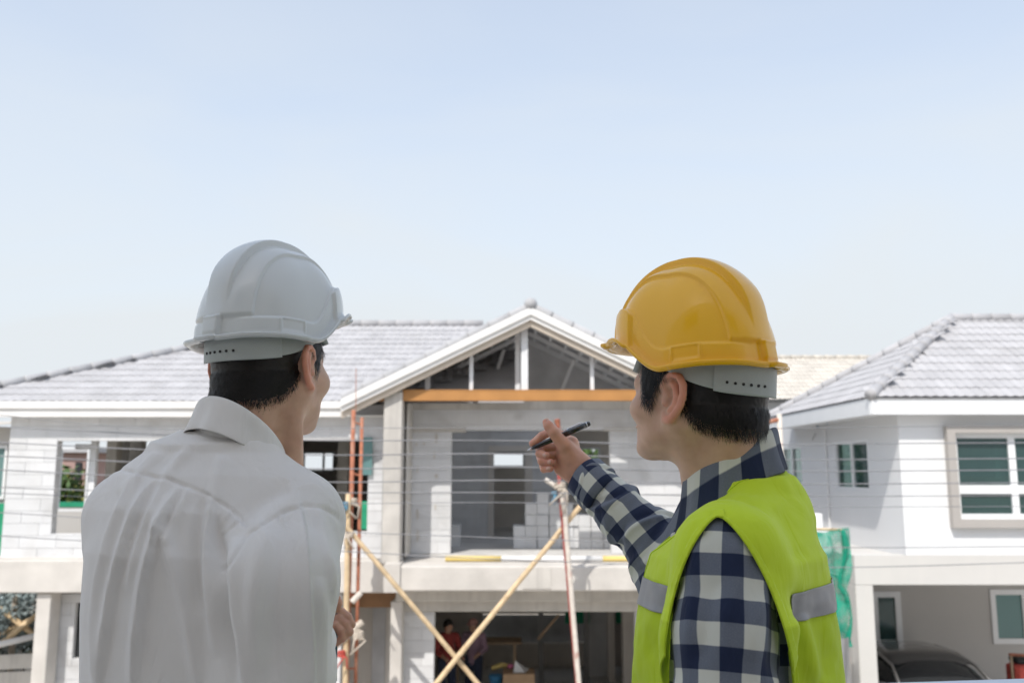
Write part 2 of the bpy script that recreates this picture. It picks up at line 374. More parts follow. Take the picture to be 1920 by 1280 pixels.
# roof tile: two rolls across, rounded lip at the lower edge (x across, y up the slope, z out)
TW, TL = 0.31, 0.31
def tile_mesh(name, m):
    n = 9; V = []; F = []
    for y, dz in ((0.0, 0.014), (TL+0.05, 0.0)):
        for i in range(n):
            t = i/(n-1); V.append(((t-.5)*TW, y, dz + 0.017*(0.5-0.5*math.cos(4*math.pi*t))))
    for i in range(n): V.append((V[i][0], 0.004, V[i][2]-0.011))
    for i in range(n-1):
        F.append((i, i+1, n+i+1, n+i)); F.append((2*n+i, 2*n+i+1, i+1, i))
    return unit_mesh(name, V, F, m, False), V, F
TILE, TV, TF = tile_mesh('tile', M['tile']); TILE_C, _, _ = tile_mesh('cream_tile', M['tile_cream'])
def roof_slope(parent, e0, e1, r0, r1, me=None, jitter=0.003, keep=None, joined=None, base=None, tilev=None):
    """tiles from eave e0-e1 to ridge r0-r1 (quad or triangle); parts, or one joined mesh of kind stuff"""
    e0, e1, r0, r1 = [np.array(p, float) for p in (e0, e1, r0, r1)]
    X = (e1-e0); W = np.linalg.norm(X); X = X/W
    up = (r0-e0) - X*np.dot(r0-e0, X); H = np.linalg.norm(up); Yv = up/H; Zv = np.cross(X, Yv)
    a0, a1 = np.dot(r0-e0, X), np.dot(r1-e0, X)
    from mathutils import Matrix
    rot = Matrix([[X[i], Yv[i], Zv[i]] for i in range(3)]).to_euler()
    JV, JF = [], []; cnt = 0
    rows = int(H/TL) + 1
    for r in range(rows):
        y = r*TL; f = min(1, (y+TL*0.4)/H); lo = a0*f; hi = W + (a1-W)*f
        if y > H - 0.1: continue
        c = int(math.floor(lo/TW)); 
        while c*TW < hi:
            cx = (c+.5)*TW
            if lo - 0.02 <= cx <= hi + 0.02:
                p = e0 + X*cx + Yv*y + Zv*(0.004 + random.random()*jitter)
                if keep is None or keep(p):
                    if joined or cnt >= 300: 
                        n = len(JV); JV += [p + X*v[0] + Yv*v[1] + Zv*v[2] for v in TV]; JF += [tuple(i+n for i in q) for q in TF]
                    else: piece('tile', me or TILE, parent, p, (1,1,1), rot)
                    cnt += 1
            c += 1
    if JV: tag(mesh_obj('tile_field', JV, JF, joined or M['tile'], parent), kind='stuff')
    return cnt
def cap_row(parent, a, b, m, step=0.36, r=0.085, name='ridge_cap'):
    a = np.array(a, float); b = np.array(b, float); L = np.linalg.norm(b-a); n = max(1, round(L/step)); d = (b-a)/L
    for i in range(n):
        p = a + d*(i*L/n); q = a + d*((i+1)*L/n + 0.03)
        MB().tube([p, p+d*0.03, q], [r*1.12, r*1.08, r*0.92], 10).build(name, m, parent, True)

# ================================================================== UNFINISHED HOUSE
uh = thing('unfinished_house', 'unfinished two-storey white block house with open gable and grey tiled roof', 'house', (-3, 16, 0))
YW = 14.85                                   # left wing wall face
xL = ax(12, 900, YW); xC0, xC1 = ax(722, 900, 14.65), ax(756, 900, 14.65)
wing_top = 5.62
h1 = (ax(103, 900, YW), ax(325, 900, YW), az(1000, YW), az(826, YW))
h2 = (ax(470, 900, YW), ax(690, 900, YW), az(996, YW), az(824, YW))
block_wall(uh, xL, ax(757, 900, YW), 3.07, wing_top, [h1, h2], YW, 0.16)
# gable bay wall, set back behind the balcony
YG = 15.4
xg0, xg1 = ax(757, 900, YG), ax(1322, 900, YG)
ho = (ax(846, 900, YG), ax(1144, 900, YG), 3.13, az(806, YG))
block_wall(uh, xg0, xg1, 3.13, az(768, YG)+0.0, [ho], YG, 0.16)
MB().box(xg0-.02, xg1, YG-.02, YG+.14, az(768, YG)+.002, az(751, YG)).build('ring_beam', M['concrete'], uh)
MB().box(xg0+.004, ho[0]+.25, YG-.015, YG+.1, az(810,YG), az(800,YG)).build('lintel', M['concrete'], uh)
MB().box(ho[1]-.1, xg1-.4, YG-.015, YG+.1, az(808,YG), az(801,YG)).build('lintel', M['concrete'], uh)
for px, py, w_, h_ in ((781,833,5,7),(795,832,5,6),(818,820,7,22),(815,853,5,16),(783,880,4,14),(818,893,6,10),(783,964,6,22),(783,1003,7,22),(816,950,5,14),(862,905,8,6),(866,843,7,10),(1200,850,4,8),(1172,910,5,12),(1188,968,5,16)):
    _a, _b = ax(px-w_/2,py,YG), ax(px+w_/2,py,YG); _v = []
    for k in range(9): _v.append(((_a+_b)/2 + (_b-_a)/2*math.cos(k*.698)*random.uniform(.7,1.2), (az(py-h_/2,YG)+az(py+h_/2,YG))/2 + (az(py-h_/2,YG)-az(py+h_/2,YG))/2*math.sin(k*.698)*random.uniform(.75,1.2)))
    if px < 840 or px > 1150: MB().prism(_v, 'y', YG-.0135, YG-.002).build('mortar_smear', M['concrete'], uh)
# returns of the bay
MB().box(xg0-.16, xg0-.003, YW+.17, 22.5, 3.05, 5.6).build('side_wall', M['mortar'], uh)
# columns
MB().bev(xC0, xC1, 14.35, 14.66, 3.07, az(735, 14.5), .012).build('column', M['concrete'], uh)
MB().bev(xC0+.32, xC1+.06, 14.75, 15.38, 3.13, az(752, 14.9), .012).build('column', M['concrete'], uh)
xR0, xR1 = ax(1318,900,14.65), ax(1352,900,14.65)
MB().bev(xR0, xR1, 14.35, 14.66, 3.07, az(735, 14.5), .012).build('column', M['concrete'], uh)
# steel beam under the open gable
zb0, zb1 = az(751, 14.45), az(731, 14.45)
def ibeam(x0, x1, name, w=0.16):
    mb = MB(); t = 0.018
    mb.box(x0, x1, 14.38, 14.38+w, zb1-t, zb1); mb.box(x0, x1, 14.38, 14.38+w, zb0, zb0+t); mb.box(x0, x1, 14.38+w/2-.04, 14.38+w/2+.04, zb0+t, zb1-t)
    mb.box(x0, x1, 14.385, 14.395, zb0+t, zb1-t)
    return mb.build(name, M['orange_steel'], uh)
ibeam(xC1+.004, xR0-.004, 'steel_beam'); ibeam(ax(690, 740, 14.4), xC0-.004, 'steel_beam')
# floor, ceiling and rooms
MB().box(xL-.3, xR1+.02, YW-.35, 23.0, 2.7, 3.06).build('upper_floor_slab', M['concrete'], uh)
MB().box(xg0-.1, xg1, 15.38, 22.6, 3.064, 3.125).build('floor_screed', M['floor'], uh)
MB().box(xL+.1, xg0, 15.7, 22.6, 5.62, 5.7).build('ceiling', M['interior'], uh)
# wing slab edge beam (left) and balcony edge (right)
MB().bev(ax(-260,1050,14.45), ax(730,1080,14.45), 14.42, YW+.2, az(1111,14.42), az(1050,14.42), .015).build('edge_beam', M['concrete_pale'], uh)
MB().bev(ax(-260,1050,14.5), ax(734,1060,14.5), 14.50, YW+.1, az(1049,14.5)+.012, 3.075, .01).build('slab_edge', M['concrete_pale'], uh)
zbt = az(1060, 14.15)
MB().bev(ax(735,1080,14.1), xR1+.05, 14.1, 15.45, az(1108,14.1), zbt, .02).build('balcony_edge_beam', M['concrete_pale'], uh)
MB().box(ax(720,1080,14.08), ax(750,1080,14.08), 14.06, 14.5, az(1110,14.08), zbt+.03).build('formwork_board', M['concrete_pale'], uh)
MB().box(ax(980,1080,14.09), ax(1033,1080,14.09), 14.088, 14.2, az(1103,14.09), az(1063,14.09)).build('patch', M['concrete'], uh)
MB().bev(ax(752,1120,14.85), xR1, 14.8, 15.1, az(1146,14.8), az(1125,14.8), .01).build('lower_beam', M['concrete'], uh)
MB().bev(ax(742,1120,14.55), xR1, 14.55, 15.0, az(1127,14.55), az(1100,14.55), .01).build('lower_beam', M['concrete'], uh)
# roofs: wing (hip) and gable
e_y, e_z = 14.65, 5.66; r_y, r_z = 18.64, 7.60
EX, RX = -9.75, -4.32
roof = MB().add([(EX,e_y,e_z-.02),(.2,e_y,e_z-.02),(.2,r_y,r_z-.02),(RX,r_y,r_z-.02),(EX,23.2,e_z-.02),(.2,23.2,e_z-.02)],
                [(0,1,2,3),(0,3,4),(4,3,2,5)]).build('roof', M['tile'], uh)
GA = np.array([ax(995,590,14.2), 14.2, az(588,14.2)]); GL = np.array([ax(640,762,14.2), 14.2, az(760,14.2)])
gs = (GA[2]-GL[2])/(GA[0]-GL[0]); GR = np.array([2*GA[0]-GL[0], 14.2, GL[2]])
front_keep = lambda p: p[0] < GA[0] - 0.1 and p[2] > GL[2] + (p[0]-GL[0])*gs - 0.35
n = roof_slope(roof, (EX,e_y,e_z), (1.0,e_y,e_z), (RX,r_y,r_z), (1.0,r_y,r_z), keep=lambda p: front_keep(p) and p[0] > -9.3)
roof_slope(roof, (EX,23.2,e_z), (EX,e_y,e_z), (RX,r_y,r_z), (RX,r_y,r_z), joined=M['tile'])
cap_row(roof, (EX,e_y,e_z+.03), (RX,r_y,r_z+.05), M['tile_cap'], name='hip_cap')
cap_row(roof, (RX,r_y,r_z+.04), (-.65,r_y,r_z+.04), M['tile'])
MB().box(EX, ax(640,770,14.62), 14.60, 14.63, az(781,14.6), az(752,14.6)).build('fascia', M['white_board'], uh)
MB().box(EX, ax(640,770,14.62), 14.56, 14.60, az(765,14.56), az(753,14.56)).build('fascia_trim', M['white_board'], uh)
MB().box(EX, xC0, 14.632, YW+.05, az(781,14.6)+.01, az(781,14.6)+.03).build('soffit', M['white_board'], uh)
# gable roof: underlay, tiles, barge boards, caps, trusses
gb = 17.45
for s, E in ((-1, GL), (1, GR)):
    q = lambda p, dz, y: (p[0], y, p[2]+dz)
    MB().add([q(E,.10,14.22), q(GA,.10,14.22), q(GA,.10,gb), q(E,.10,gb), q(E,.07,14.22), q(GA,.07,14.22), q(GA,.07,gb), q(E,.07,gb)],
             [(0,1,2,3),(7,6,5,4),(0,4,5,1),(0,3,7,4)]).build('gable_deck', M['underlay'], uh)
    def sl(t, dz, y): p = E + (GA-E)*t; return (p[0], y, p[2]+dz)
    # barge boards (outer white, inner white, beige soffit)
    for (d0, d1, y0, y1, nm, mm) in ((-.10,.07,14.18,14.21,'barge_board','white_board'), (-.02,.10,14.14,14.179,'barge_trim','white_board'), (-.20,-.06,14.24,14.30,'soffit_board','beige_board')):
        mb = MB(); mb.add([sl(0,d0,y0), sl(1,d0,y0), sl(1,d1,y0), sl(0,d1,y0), sl(0,d0,y1), sl(1,d0,y1), sl(1,d1,y1), sl(0,d1,y1)],
                   [(0,1,2,3),(7,6,5,4),(0,4,5,1),(3,2,6,7),(0,3,7,4),(1,5,6,2)]); mb.build(nm, M[mm], uh)
    roof_slope(roof, (E[0], 14.25 if s>0 else gb, E[2]+.12), (E[0], gb if s>0 else 14.25, E[2]+.12), (GA[0], 14.25 if s>0 else gb, GA[2]+.12), (GA[0], gb if s>0 else 14.25, GA[2]+.12), joined=M['tile'])
    cap_row(roof, sl(0.0,.13,14.24), sl(1,.13,14.24), M['tile_cap'], r=0.075, name='verge_cap')
    # rafters and purlins seen through the open gable
    for y in (15.2, 16.2, 17.1):
        MB().beam(sl(.02,-.02,y), sl(1,-.02,y), .07, .13, (0,1,0)).build('rafter', M['galv'], uh)
    for t in np.linspace(.06, .96, 11):
        p = sl(t, .035, 14.35); MB().beam(p, (p[0], gb, p[2]), .05, .06).build('purlin', M['galv'], uh)
MB().tube([(GA[0],14.12,GA[2]+.15), (GA[0],14.2,GA[2]+.16), (GA[0],14.5,GA[2]+.16)], [.07,.11,.11], 14).build('ridge_end_cap', M['tile_cap'], uh, True)
cap_row(roof, (GA[0],14.5,GA[2]+.15), (GA[0],17.4,GA[2]+.15), M['tile_cap'])
def post(px0, px1, y, top):
    MB().box(ax(px0,720,y), ax(px1,720,y), y, y+.09, zb1+.002, top).build('truss_post', M['galv'], uh)
def under(px, y): x = ax(px,700,y); return GA[2] - abs(x-GA[0])*gs - .06
post(880, 887, 14.5, under(880,14.5)); post(966, 975, 14.75, under(968,14.75)); post(977, 990, 14.45, under(984,14.45)); post(1107, 1114, 14.5, under(1112,14.5)); post(797, 806, 14.75, under(798,14.75))
MB().beam((GL[0]+.7, 16.2, 5.95), (GR[0]-.7, 16.2, 5.95), .07, .1).build('tie_beam', M['galv'], uh)
for x in (-.4, .9, 1.9):
    MB().beam((x,16.2,5.95), (x+.25,16.2, GA[2]-abs(x+.25-GA[0])*gs-.1), .06, .06).build('truss_web', M['galv'], uh)
MB().prism([(GL[0]+.35,5.75),(GR[0]-.35,5.75),(GA[0],GA[2]+.03)], 'y', 17.36, 17.42).build('attic_back', M['underlay'], uh)
# interior partitions
MB().box(xg0, xR1-.1, 19.13, 22.4, 5.62, 5.7).build('ceiling', M['interior'], uh)  # unseen slab added to keep sky light out, so the doorway stays dark
YP = 19.0
hd = (ax(926,900,YP), ax(984,900,YP), 3.13, az(846,YP)); hr = (ax(1046,900,YP), ax(1180,900,YP), 3.13, az(800,YP))
block_wall(uh, xg0, xg1, 3.13, 5.6, [hd, hr], YP, .12, name='partition')
for x0, x1 in ((hd[0]-.12, hd[0]-.004), (hd[1]+.004, hd[1]+.16)):
    MB().box(x0, x1, YP-.03, YP+.1, 3.13, hd[3]+.12).build('door_jamb', M['interior'], uh)
MB().box(hd[0]-.12, hd[1]+.16, YP-.033, YP+.1, hd[3]+.004, hd[3]+.12).build('door_head', M['interior'], uh)
YB = 22.4
xw = lambda px: ax(px, 860, YB)
hb = [(ax(568,860,YB), ax(628,860,YB), az(884,YB), az(846,YB)), (xw(922), xw(984), az(876,YB), az(846,YB)), (xw(1088), xw(1126), az(925,YB), az(838,YB)), (xw(112), xw(168), az(958,YB), az(838,YB))]
holed(xL, xR1, 3.06, 5.62, hb, YB, YB+.15).build('back_wall', M['interior'], uh)
for h in hb:
    f = MB(); t=.05
    f.box(h[0],h[0]+t,YB-.03,YB+.05,h[2],h[3]); f.box(h[1]-t,h[1],YB-.03,YB+.05,h[2],h[3]); f.box(h[0]+t,h[1]-t,YB-.03,YB+.05,h[3]-t,h[3]); f.box(h[0]+t,h[1]-t,YB-.03,YB+.05,h[2],h[2]+t)
    if h is hb[0]: f.box(h[0]+.5,h[0]+.55,YB-.03,YB+.05,h[2]+t,h[3]-t)
    w = f.build('window', M['frame_white'], uh)
# wing rooms
for px0, px1, y in ((196,215,17.5), (236,262,19.5), (520,540,18.5), (632,652,17.2)):
    MB().box(ax(px0,900,y), ax(px1,900,y), y, y+.25, 3.06, 5.6).build('column', M['concrete'], uh)
xw1 = ax(166,900,YW+.5)
MB().box(xw1, xw1+.1, YW+.5, YW+.6, 3.9, 5.3).build('window_frame', M['frame_white'], uh)
MB().box(h1[0]+.05, xw1, YW+.5, YW+.6, az(842,YW+.5), az(832,YW+.5)).build('window_frame', M['frame_white'], uh)
MB().box(-5.4, -5.25, YW+.2, YB, 3.06, 5.6).build('partition', M['interior'], uh)
_w = holed(YW+.17, YB, 3.06, 5.6, [(15.6,18.6,3.2,5.35),(19.2,21.6,3.4,5.4)], 0, 1); _w.V = [(xL+v[1]*.15, v[0], v[2]) for v in _w.V]; _w.build('side_wall', M['mortar'], uh)
_w = holed(15.6, YB, 3.06, 5.6, [(16.2,18.4,3.6,5.4),(19.6,21.8,3.3,5.4)], 0, 1); _w.V = [(xR1-.1+v[1]*.1, v[0], v[2]) for v in _w.V]; _w.build('side_wall', M['mortar'], uh)
# tinted pane and green sheet leaning at the end of the second opening
MB().box(ax(676,860,YW-.05), ax(698,860,YW-.05), YW-.07, YW-.05, az(890,YW), az(820,YW)).build('pane', M['glass_pale'], uh)
MB().box(ax(675,960,YW+.2), ax(693,960,YW+.2), YW+.2, YW+.22, az(993,YW), az(940,YW)).build('green_sheet', M['green_fabric'], uh)
# ---- ground floor
YF = 14.9
xp0, xp1 = ax(736,1200,YF), ax(814,1200,YF)
MB().bev(xp0, ax(757,1200,YF-.05), YF-.3, YF+.2, 0, az(1127,14.6), .012).build('column', M['concrete_pale'], uh)
block_wall(uh, ax(757,1200,YF), xp1, 0.0, az(1146,YF), [], YF, .16)
block_wall(uh, ax(1192,1200,YF), xR1-.1, 0.0, az(1146,YF), [], YF, .16)
hw = (ax(138,1180,YW), ax(270,1180,YW), az(1234,YW), az(1130,YW))
block_wall(uh, ax(95,1180,YW), ax(640,1180,YW), 0.0, az(1113,YW), [hw], YW+.02, .16)
_gw = MB().box(hw[0]-.02, hw[1]+.02, YW+.1, YW+.13, hw[2]-.02, hw[3]+.02).build('dark_pane', M['car_glass'], uh)  # dark pane put in to stand for the shade of the room behind
MB().bev(ax(70,1180,14.6), ax(97,1180,14.6), 14.5, 14.84, 0, az(1112,14.5), .012).build('column', M['concrete_pale'], uh)
MB().box(ax(640,1110,15.3), xp0, 15.3, 15.36, az(1138,15.3), az(1110,15.3)).build('plywood_board', M['brown_board'], uh)
MB().box(ax(640,1110,16.0), xp0+.1, 16.0, 16.1, 0, 2.7).build('recess_wall', M['interior'], uh)
MB().box(ax(700,1110,15.95), ax(722,1200,15.95), 15.95, 15.99, 0.4, 2.2).build('recess_door', M['underlay'], uh)
tag(sheet('ground_floor', xL, xR1, 14.0, 26.0, 0.0, M['floor']), kind='structure')
hg = [(ax(905,1180,21.5), ax(1105,1180,21.5), az(1205,21.5), az(1150,21.5)), (ax(1135,1180,21.5), ax(1150,1180,21.5), az(1240,21.5), az(1150,21.5))]
holed(ax(600,1180,21.5), xR1-.1, 0, 2.7, hg, 21.5, 21.65).build('back_wall', M['interior'], uh)
MB().box(ax(905,1180,21.7)-.02, ax(1105,1180,21.7), 21.9, 21.95, az(1205,21.9), az(1152,21.9)).build('shutter', M['purlin'], uh)
for px in (1010, 1095):
    MB().box(ax(px,1180,19.5), ax(px+9,1180,19.5), 19.5, 19.6, 0, 2.7).build('prop', M['purlin'], uh)
for px0, px1, y in ((1103,1138,20.5), (1140,1152,20.0), (1168,1190,18.5)):
    MB().box(ax(px0,1180,y), ax(px1,1180,y), y, y+.3, 0, 2.7).build('column', M['aac'] if px0 == 1103 else M['interior'], uh)
MB().box(ax(600,1180,16.2), ax(600,1180,16.2)+.1, 15.0, 21.5, 0, 2.7).build('side_wall', M['interior'], uh)
MB().box(xR1-.1, xR1, 15.1, 21.5, 0, 2.7).build('side_wall', M['interior'], uh)

# ---- blocks stacked on the upper room floor
def stack(px0, cols, py_base, Y, lab, grp):
    x = ax(px0, py_base, Y)
    for i, n in enumerate(cols):
        for k in range(n):
            o = piece('loose_block', BLOCK, None, (x + .11 + i*.222, Y + .3 + random.uniform(-.02,.02), 3.126 + .1 + k*.2), (.212, .6, .194), (0,0,random.uniform(-.02,.02)))
            
            lv = 'bottom' if k == 0 else 'top' if k == n-1 else ['','second','third','fourth','fifth'][k]
            cl = 'leftmost' if i == 0 else 'rightmost' if i == len(cols)-1 else ['','second','third','fourth','fifth'][i]
            tag(o, f'white block, {lv} of the {cl} column in the {lab}', 'block', grp)
stack(962, [2,4,5,4,4,3], 1022, 16.5, 'tall stepped pile upstairs', 'blocks in the stepped pile')
stack(1086, [3,4,3], 1024, 16.3, 'small pile by the upper opening', 'blocks in the smaller pile')
for k in range(2):
    o = piece('loose_block', BLOCK, None, (ax(853,1000,16.6), 16.9, 3.126 + .1 + k*.2), (.15, .55, .194)); tag(o, ('lower' if k == 0 else 'upper') + ' of two white blocks beside the left jamb of the upper opening', 'block')
# painted pole lying on the balcony
y = 14.75; zq = zbt + .05
pp = thing('striped_pole', 'yellow and white striped pole lying on the balcony floor', 'pole', (0, y, zq))
for a, b, mm in ((835,940,'yellow_paint'), (940,1130,'white_plastic'), (1130,1262,'yellow_paint')):
    MB().tube([(ax(a,1046,y),y,zq), (ax(b,1046,y)-.002,y,zq)], .045, 12).build('section', M[mm], pp, True)

# ================================================================== FINISHED WHITE HOUSE (right)
wh = thing('white_house', 'finished white two-storey house with grey hip roof and carport', 'house', (8, 16, 0))
YR = 14.0; xc = 6.12
xE = 16.0
fw = [ax(1790,890,YR), ax(1990,890,YR), az(972,YR), az(812,YR)]
holed(xc, xE, az(1040,YR), 5.6, [tuple(fw)], YR, YR+.15).build('wall', M['plaster_white'], wh)
# side wall faces left: openings along Y
def side_holed(y0, y1, z0, z1, holes, x0, x1):
    mb = holed(y0, y1, z0, z1, holes, 0, 1); mb.V = [(x0 + v[1]*(x1-x0), v[0], v[2]) for v in mb.V]; return mb
def yat(px): u = (px-960)/FPX; v = (640-870)/FPX; return xc/u*(_ct - v*_st)
sw = [(yat(1628), yat(1566)), (yat(1503), yat(1466))]
zs0, zs1 = az(918, yat(1598)), az(825, yat(1598))
zt0, zt1 = az(911, yat(1484)), az(837, yat(1484))
holes = [(min(sw[0]), max(sw[0]), zs0, zs1), (min(sw[1]), max(sw[1]), zt0, zt1)]
side_holed(YR+.152, 20.2, az(1040,YR)-.3, 5.6, holes, xc, xc+.15).build('wall', M['plaster_white'], wh)
def window(y_or_x, rect, facing, mull=0.5, parent=None, fr=.055, glass='glass', sill=True, split=None):
    """rect: (a0, a1, z0, z1) along x (front) or y (side)"""
    a0, a1, z0, z1 = rect; mb = MB()
    def bx(b0, b1, c0, c1, d0, d1):
        if facing == 'front': mb.box(b0, b1, y_or_x+d0, y_or_x+d1, c0, c1)
        else: mb.box(y_or_x+d0, y_or_x+d1, b0, b1, c0, c1)
    bx(a0, a0+fr, z0, z1, -.02, .07); bx(a1-fr, a1, z0, z1, -.02, .07); bx(a0+fr, a1-fr, z1-fr, z1, -.02, .07); bx(a0+fr, a1-fr, z0, z0+fr, -.02, .07)
    ms = [a0 + (a1-a0)*m for m in (mull if isinstance(mull, (list,tuple)) else [mull] if mull else [])]
    for m_ in ms: bx(m_-fr*.7, m_+fr*.7, z0+fr, z1-fr, -.015, .065)
    zm = None
    if split: zm = z0 + (z1-z0)*split; bx(a0+fr, a1-fr, zm-fr*.9, zm+fr*.9, -.025, .06) if not ms else None
    if split and ms:
        edges = [a0+fr] + sum([[m_-fr*.7, m_+fr*.7] for m_ in ms], []) + [a1-fr]
        for k in range(0, len(edges), 2): bx(edges[k], edges[k+1], zm-fr*.9, zm+fr*.9, -.025, .06)
    w = mb.build('window', M['frame_white'], parent)
    edges = [a0+fr] + sum([[m_-fr*.7, m_+fr*.7] for m_ in ms], []) + [a1-fr]
    for k in range(0, len(edges), 2):
        for c0, c1 in ([(z0+fr, z1-fr)] if not zm else [(z0+fr, zm-fr*.9), (zm+fr*.9, z1-fr)]):
            mb = MB(); bx(edges[k], edges[k+1], c0, c1, .02, .03); mb.build('pane', M[glass], w)
    return w
window(YR+.03, fw, 'front', [.56], wh, .075, split=.34)
fr = MB(); a0,a1,z0,z1 = fw; t=.13
fr.box(a0-t,a0-.003,YR-.12,YR-.004,z0-t,z1+t); fr.box(a0-.003,a1+t,YR-.12,YR-.004,z1+.003,z1+t); fr.box(a0-.003,a1+t,YR-.12,YR-.004,z0-t,z0-.003)
fr.build('window_surround', M['trim_taupe'], wh)
for h in holes: window(xc+.03, h, 'side', [.5], wh, .05)
# rooms behind the glass
MB().box(xc+.6, xE, 17.2, 17.3, 3, 5.5).build('room_back', M['curtain'], wh)
MB().box(xc+1.6, xc+1.68, YR+.2, 20.0, 3, 5.5).build('room_partition', M['curtain'], wh)
MB().box(xc+.16, xE, YR+.16, 20.0, 3.0, 3.05).build('room_floor', M['trim_taupe'], wh)
MB().box(xc+.16, xE, YR+.16, 20.0, 5.5, 5.55).build('room_ceiling', M['plaster_white'], wh)
MB().box(ax(1815,900,YR+1.6), ax(1890,900,YR+1.6), YR+1.6, YR+1.66, 3.2, az(835,YR+1.6)).build('wardrobe', M['curtain'], wh)
# roof
ey, ez = 13.7, 5.66; exl = 5.59; k_ = 2.75; ry, rz, rx = ey+k_, 7.35, exl+k_
wr = MB().add([(exl,ey,ez-.02),(xE,ey,ez-.02),(xE,ry,rz-.02),(rx,ry,rz-.02),(exl,ey+2*k_,ez-.02),(xE,ey+2*k_,ez-.02)], [(0,1,2,3),(0,3,4),(4,3,2,5)]).build('roof', M['tile'], wh)
roof_slope(wr, (exl,ey,ez), (10.6,ey,ez), (rx,ry,rz), (10.6,ry,rz))
roof_slope(wr, (10.6,ey,ez), (xE,ey,ez), (10.6,ry,rz), (xE,ry,rz), joined=M['tile'])
roof_slope(wr, (exl,ey+2*k_,ez), (exl,ey,ez), (rx,ry,rz), (rx,ry,rz))
cap_row(wr, (exl,ey,ez+.04), (rx,ry,rz+.05), M['tile'], name='hip_cap'); cap_row(wr, (exl,ey+2*k_,ez+.04), (rx,ry,rz+.05), M['tile'], name='hip_cap'); cap_row(wr, (rx,ry,rz+.04), (xE,ry,rz+.04), M['tile'])
zf0, zf1 = 5.40, 5.655
MB().box(exl+.02, xE, ey+.02, ey+.06, zf0, zf1).build('fascia', M['frame_white'], wh)
MB().box(exl+.004, exl+.044, ey+.064, ey+2*k_, zf0, zf1).build('fascia', M['frame_white'], wh)
MB().box(exl+.05, xE, ey+.064, YR, zf0+.03, zf0+.05).build('soffit', M['frame_white'], wh)
MB().box(exl+.05, xc+.15, YR+.004, ey+2*k_, zf0+.03, zf0+.05).build('soffit', M['frame_white'], wh)
# lower storey: carport beam, column, deep wall
xk0, xk1 = ax(1604,1100,YR-.02), ax(1637,1100,YR-.02)
zk1, zk0 = az(1040,YR)-.003, az(1095,YR)
MB().box(xk0, xE, YR-.03, YR+.25, zk0, zk1).build('carport_beam', M['plaster_beige'], wh)
MB().box(xk0, xc+.03, YR+.252, 20.2, zk1-.35, zk1-.02).build('ledge_roof', M['plaster_beige'], wh)
MB().bev(xk0, xk1, YR-.028, YR+.25, 0, zk0-.002, .012).build('column', M['plaster_beige'], wh)
YK = 17.6
wl_ = [(ax(1636,1160,YK), ax(1690,1160,YK), az(1210,YK), az(1108,YK)), (ax(1858,1150,YK), ax(1990,1150,YK), az(1206,YK), az(1104,YK))]
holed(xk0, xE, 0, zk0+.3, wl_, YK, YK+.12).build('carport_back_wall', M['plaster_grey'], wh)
window(YK-.01, wl_[0], 'front', None, wh, .11); window(YK-.01, wl_[1], 'front', [.5], wh, .10, glass='glass_pale')
MB().box(xk0, xE, YK+1.2, YK+1.3, 0, 2.6).build('room_back', M['curtain'], wh)
MB().box(xk0, xE, YR+.254, YK-.02, zk0+.05, zk0+.1).build('carport_ceiling', M['plaster_white'], wh)
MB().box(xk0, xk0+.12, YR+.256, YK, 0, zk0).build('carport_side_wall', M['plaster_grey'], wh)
sheet('carport_floor', xk0, xE, 11.6, YK, 0.004, M['concrete_pale'])
# conduit on the side wall
yy = yat(1552)
MB().tube([(xc-.02, yy, 3.2), (xc-.02, yy, az(800,yy))], .018, 8).build('conduit', M['white_plastic'], wh)
for k in range(7):
    p = np.array([xc-.03, yy + random.uniform(-.5,.6), az(800,yy) + random.uniform(-.15,.18)])
    MB().tube([p, p + np.array([-.01, random.uniform(-.25,.25), random.uniform(-.12,.2)])], .008, 5).build('cable_end', M['blue_rag'] if k % 2 else M['wire'], wh)

# ---- cream-roofed house farther back, neighbour at the far left
ch = thing('cream_roof_house', 'distant house with cream tiled roof behind the man in the yellow helmet', 'house', (8, 28, 0))
yc = 25.0; zr = az(673, yc+3); ze = az(750, yc)
MB().box(4, 13, yc+.6, 31, 0, ze).build('wall', M['plaster_white'], ch)
cr = MB().add([(3,yc,ze),(14,yc,ze),(14,yc+3,zr),(3,yc+3,zr),(14,yc+6,ze),(3,yc+6,ze)], [(0,1,2,3),(3,2,4,5)]).build('roof', M['underlay'], ch)
roof_slope(cr, (3.5,yc,ze+.02), (11.5,yc,ze+.02), (3.5,yc+3,zr+.02), (11.5,yc+3,zr+.02), me=TILE_C)
cap_row(cr, (3.5,yc+3,zr+.05), (11.5,yc+3,zr+.05), M['tile_cream'])
nh = thing('neighbour_house', 'neighbouring house with bluish window at the far left edge', 'house', (-12, 18, 0))
yn = 17.0
MB().box(-16, ax(20,880,yn), yn, 17.9, 0, az(800,yn)).build('wall', M['plaster_beige'], nh)
MB().add([(-16,yn-.4,az(798,yn)),(ax(22,800,yn),yn-.4,az(798,yn)),(ax(22,800,yn),yn+.9,az(785,yn)),(-16,yn+.9,az(785,yn))], [(0,1,2,3)]).build('roof', M['tile_cream'], nh)
window(yn-.03, (ax(-60,880,yn), ax(14,880,yn), az(935,yn), az(835,yn)), 'front', [.5], nh, .05, glass='glass_pale')
MB().box(ax(-60,960,yn-.2), ax(10,960,yn-.2), yn-.25, yn-.2, az(1045,yn), az(942,yn)).build('green_screen', M['green_fabric'], nh)
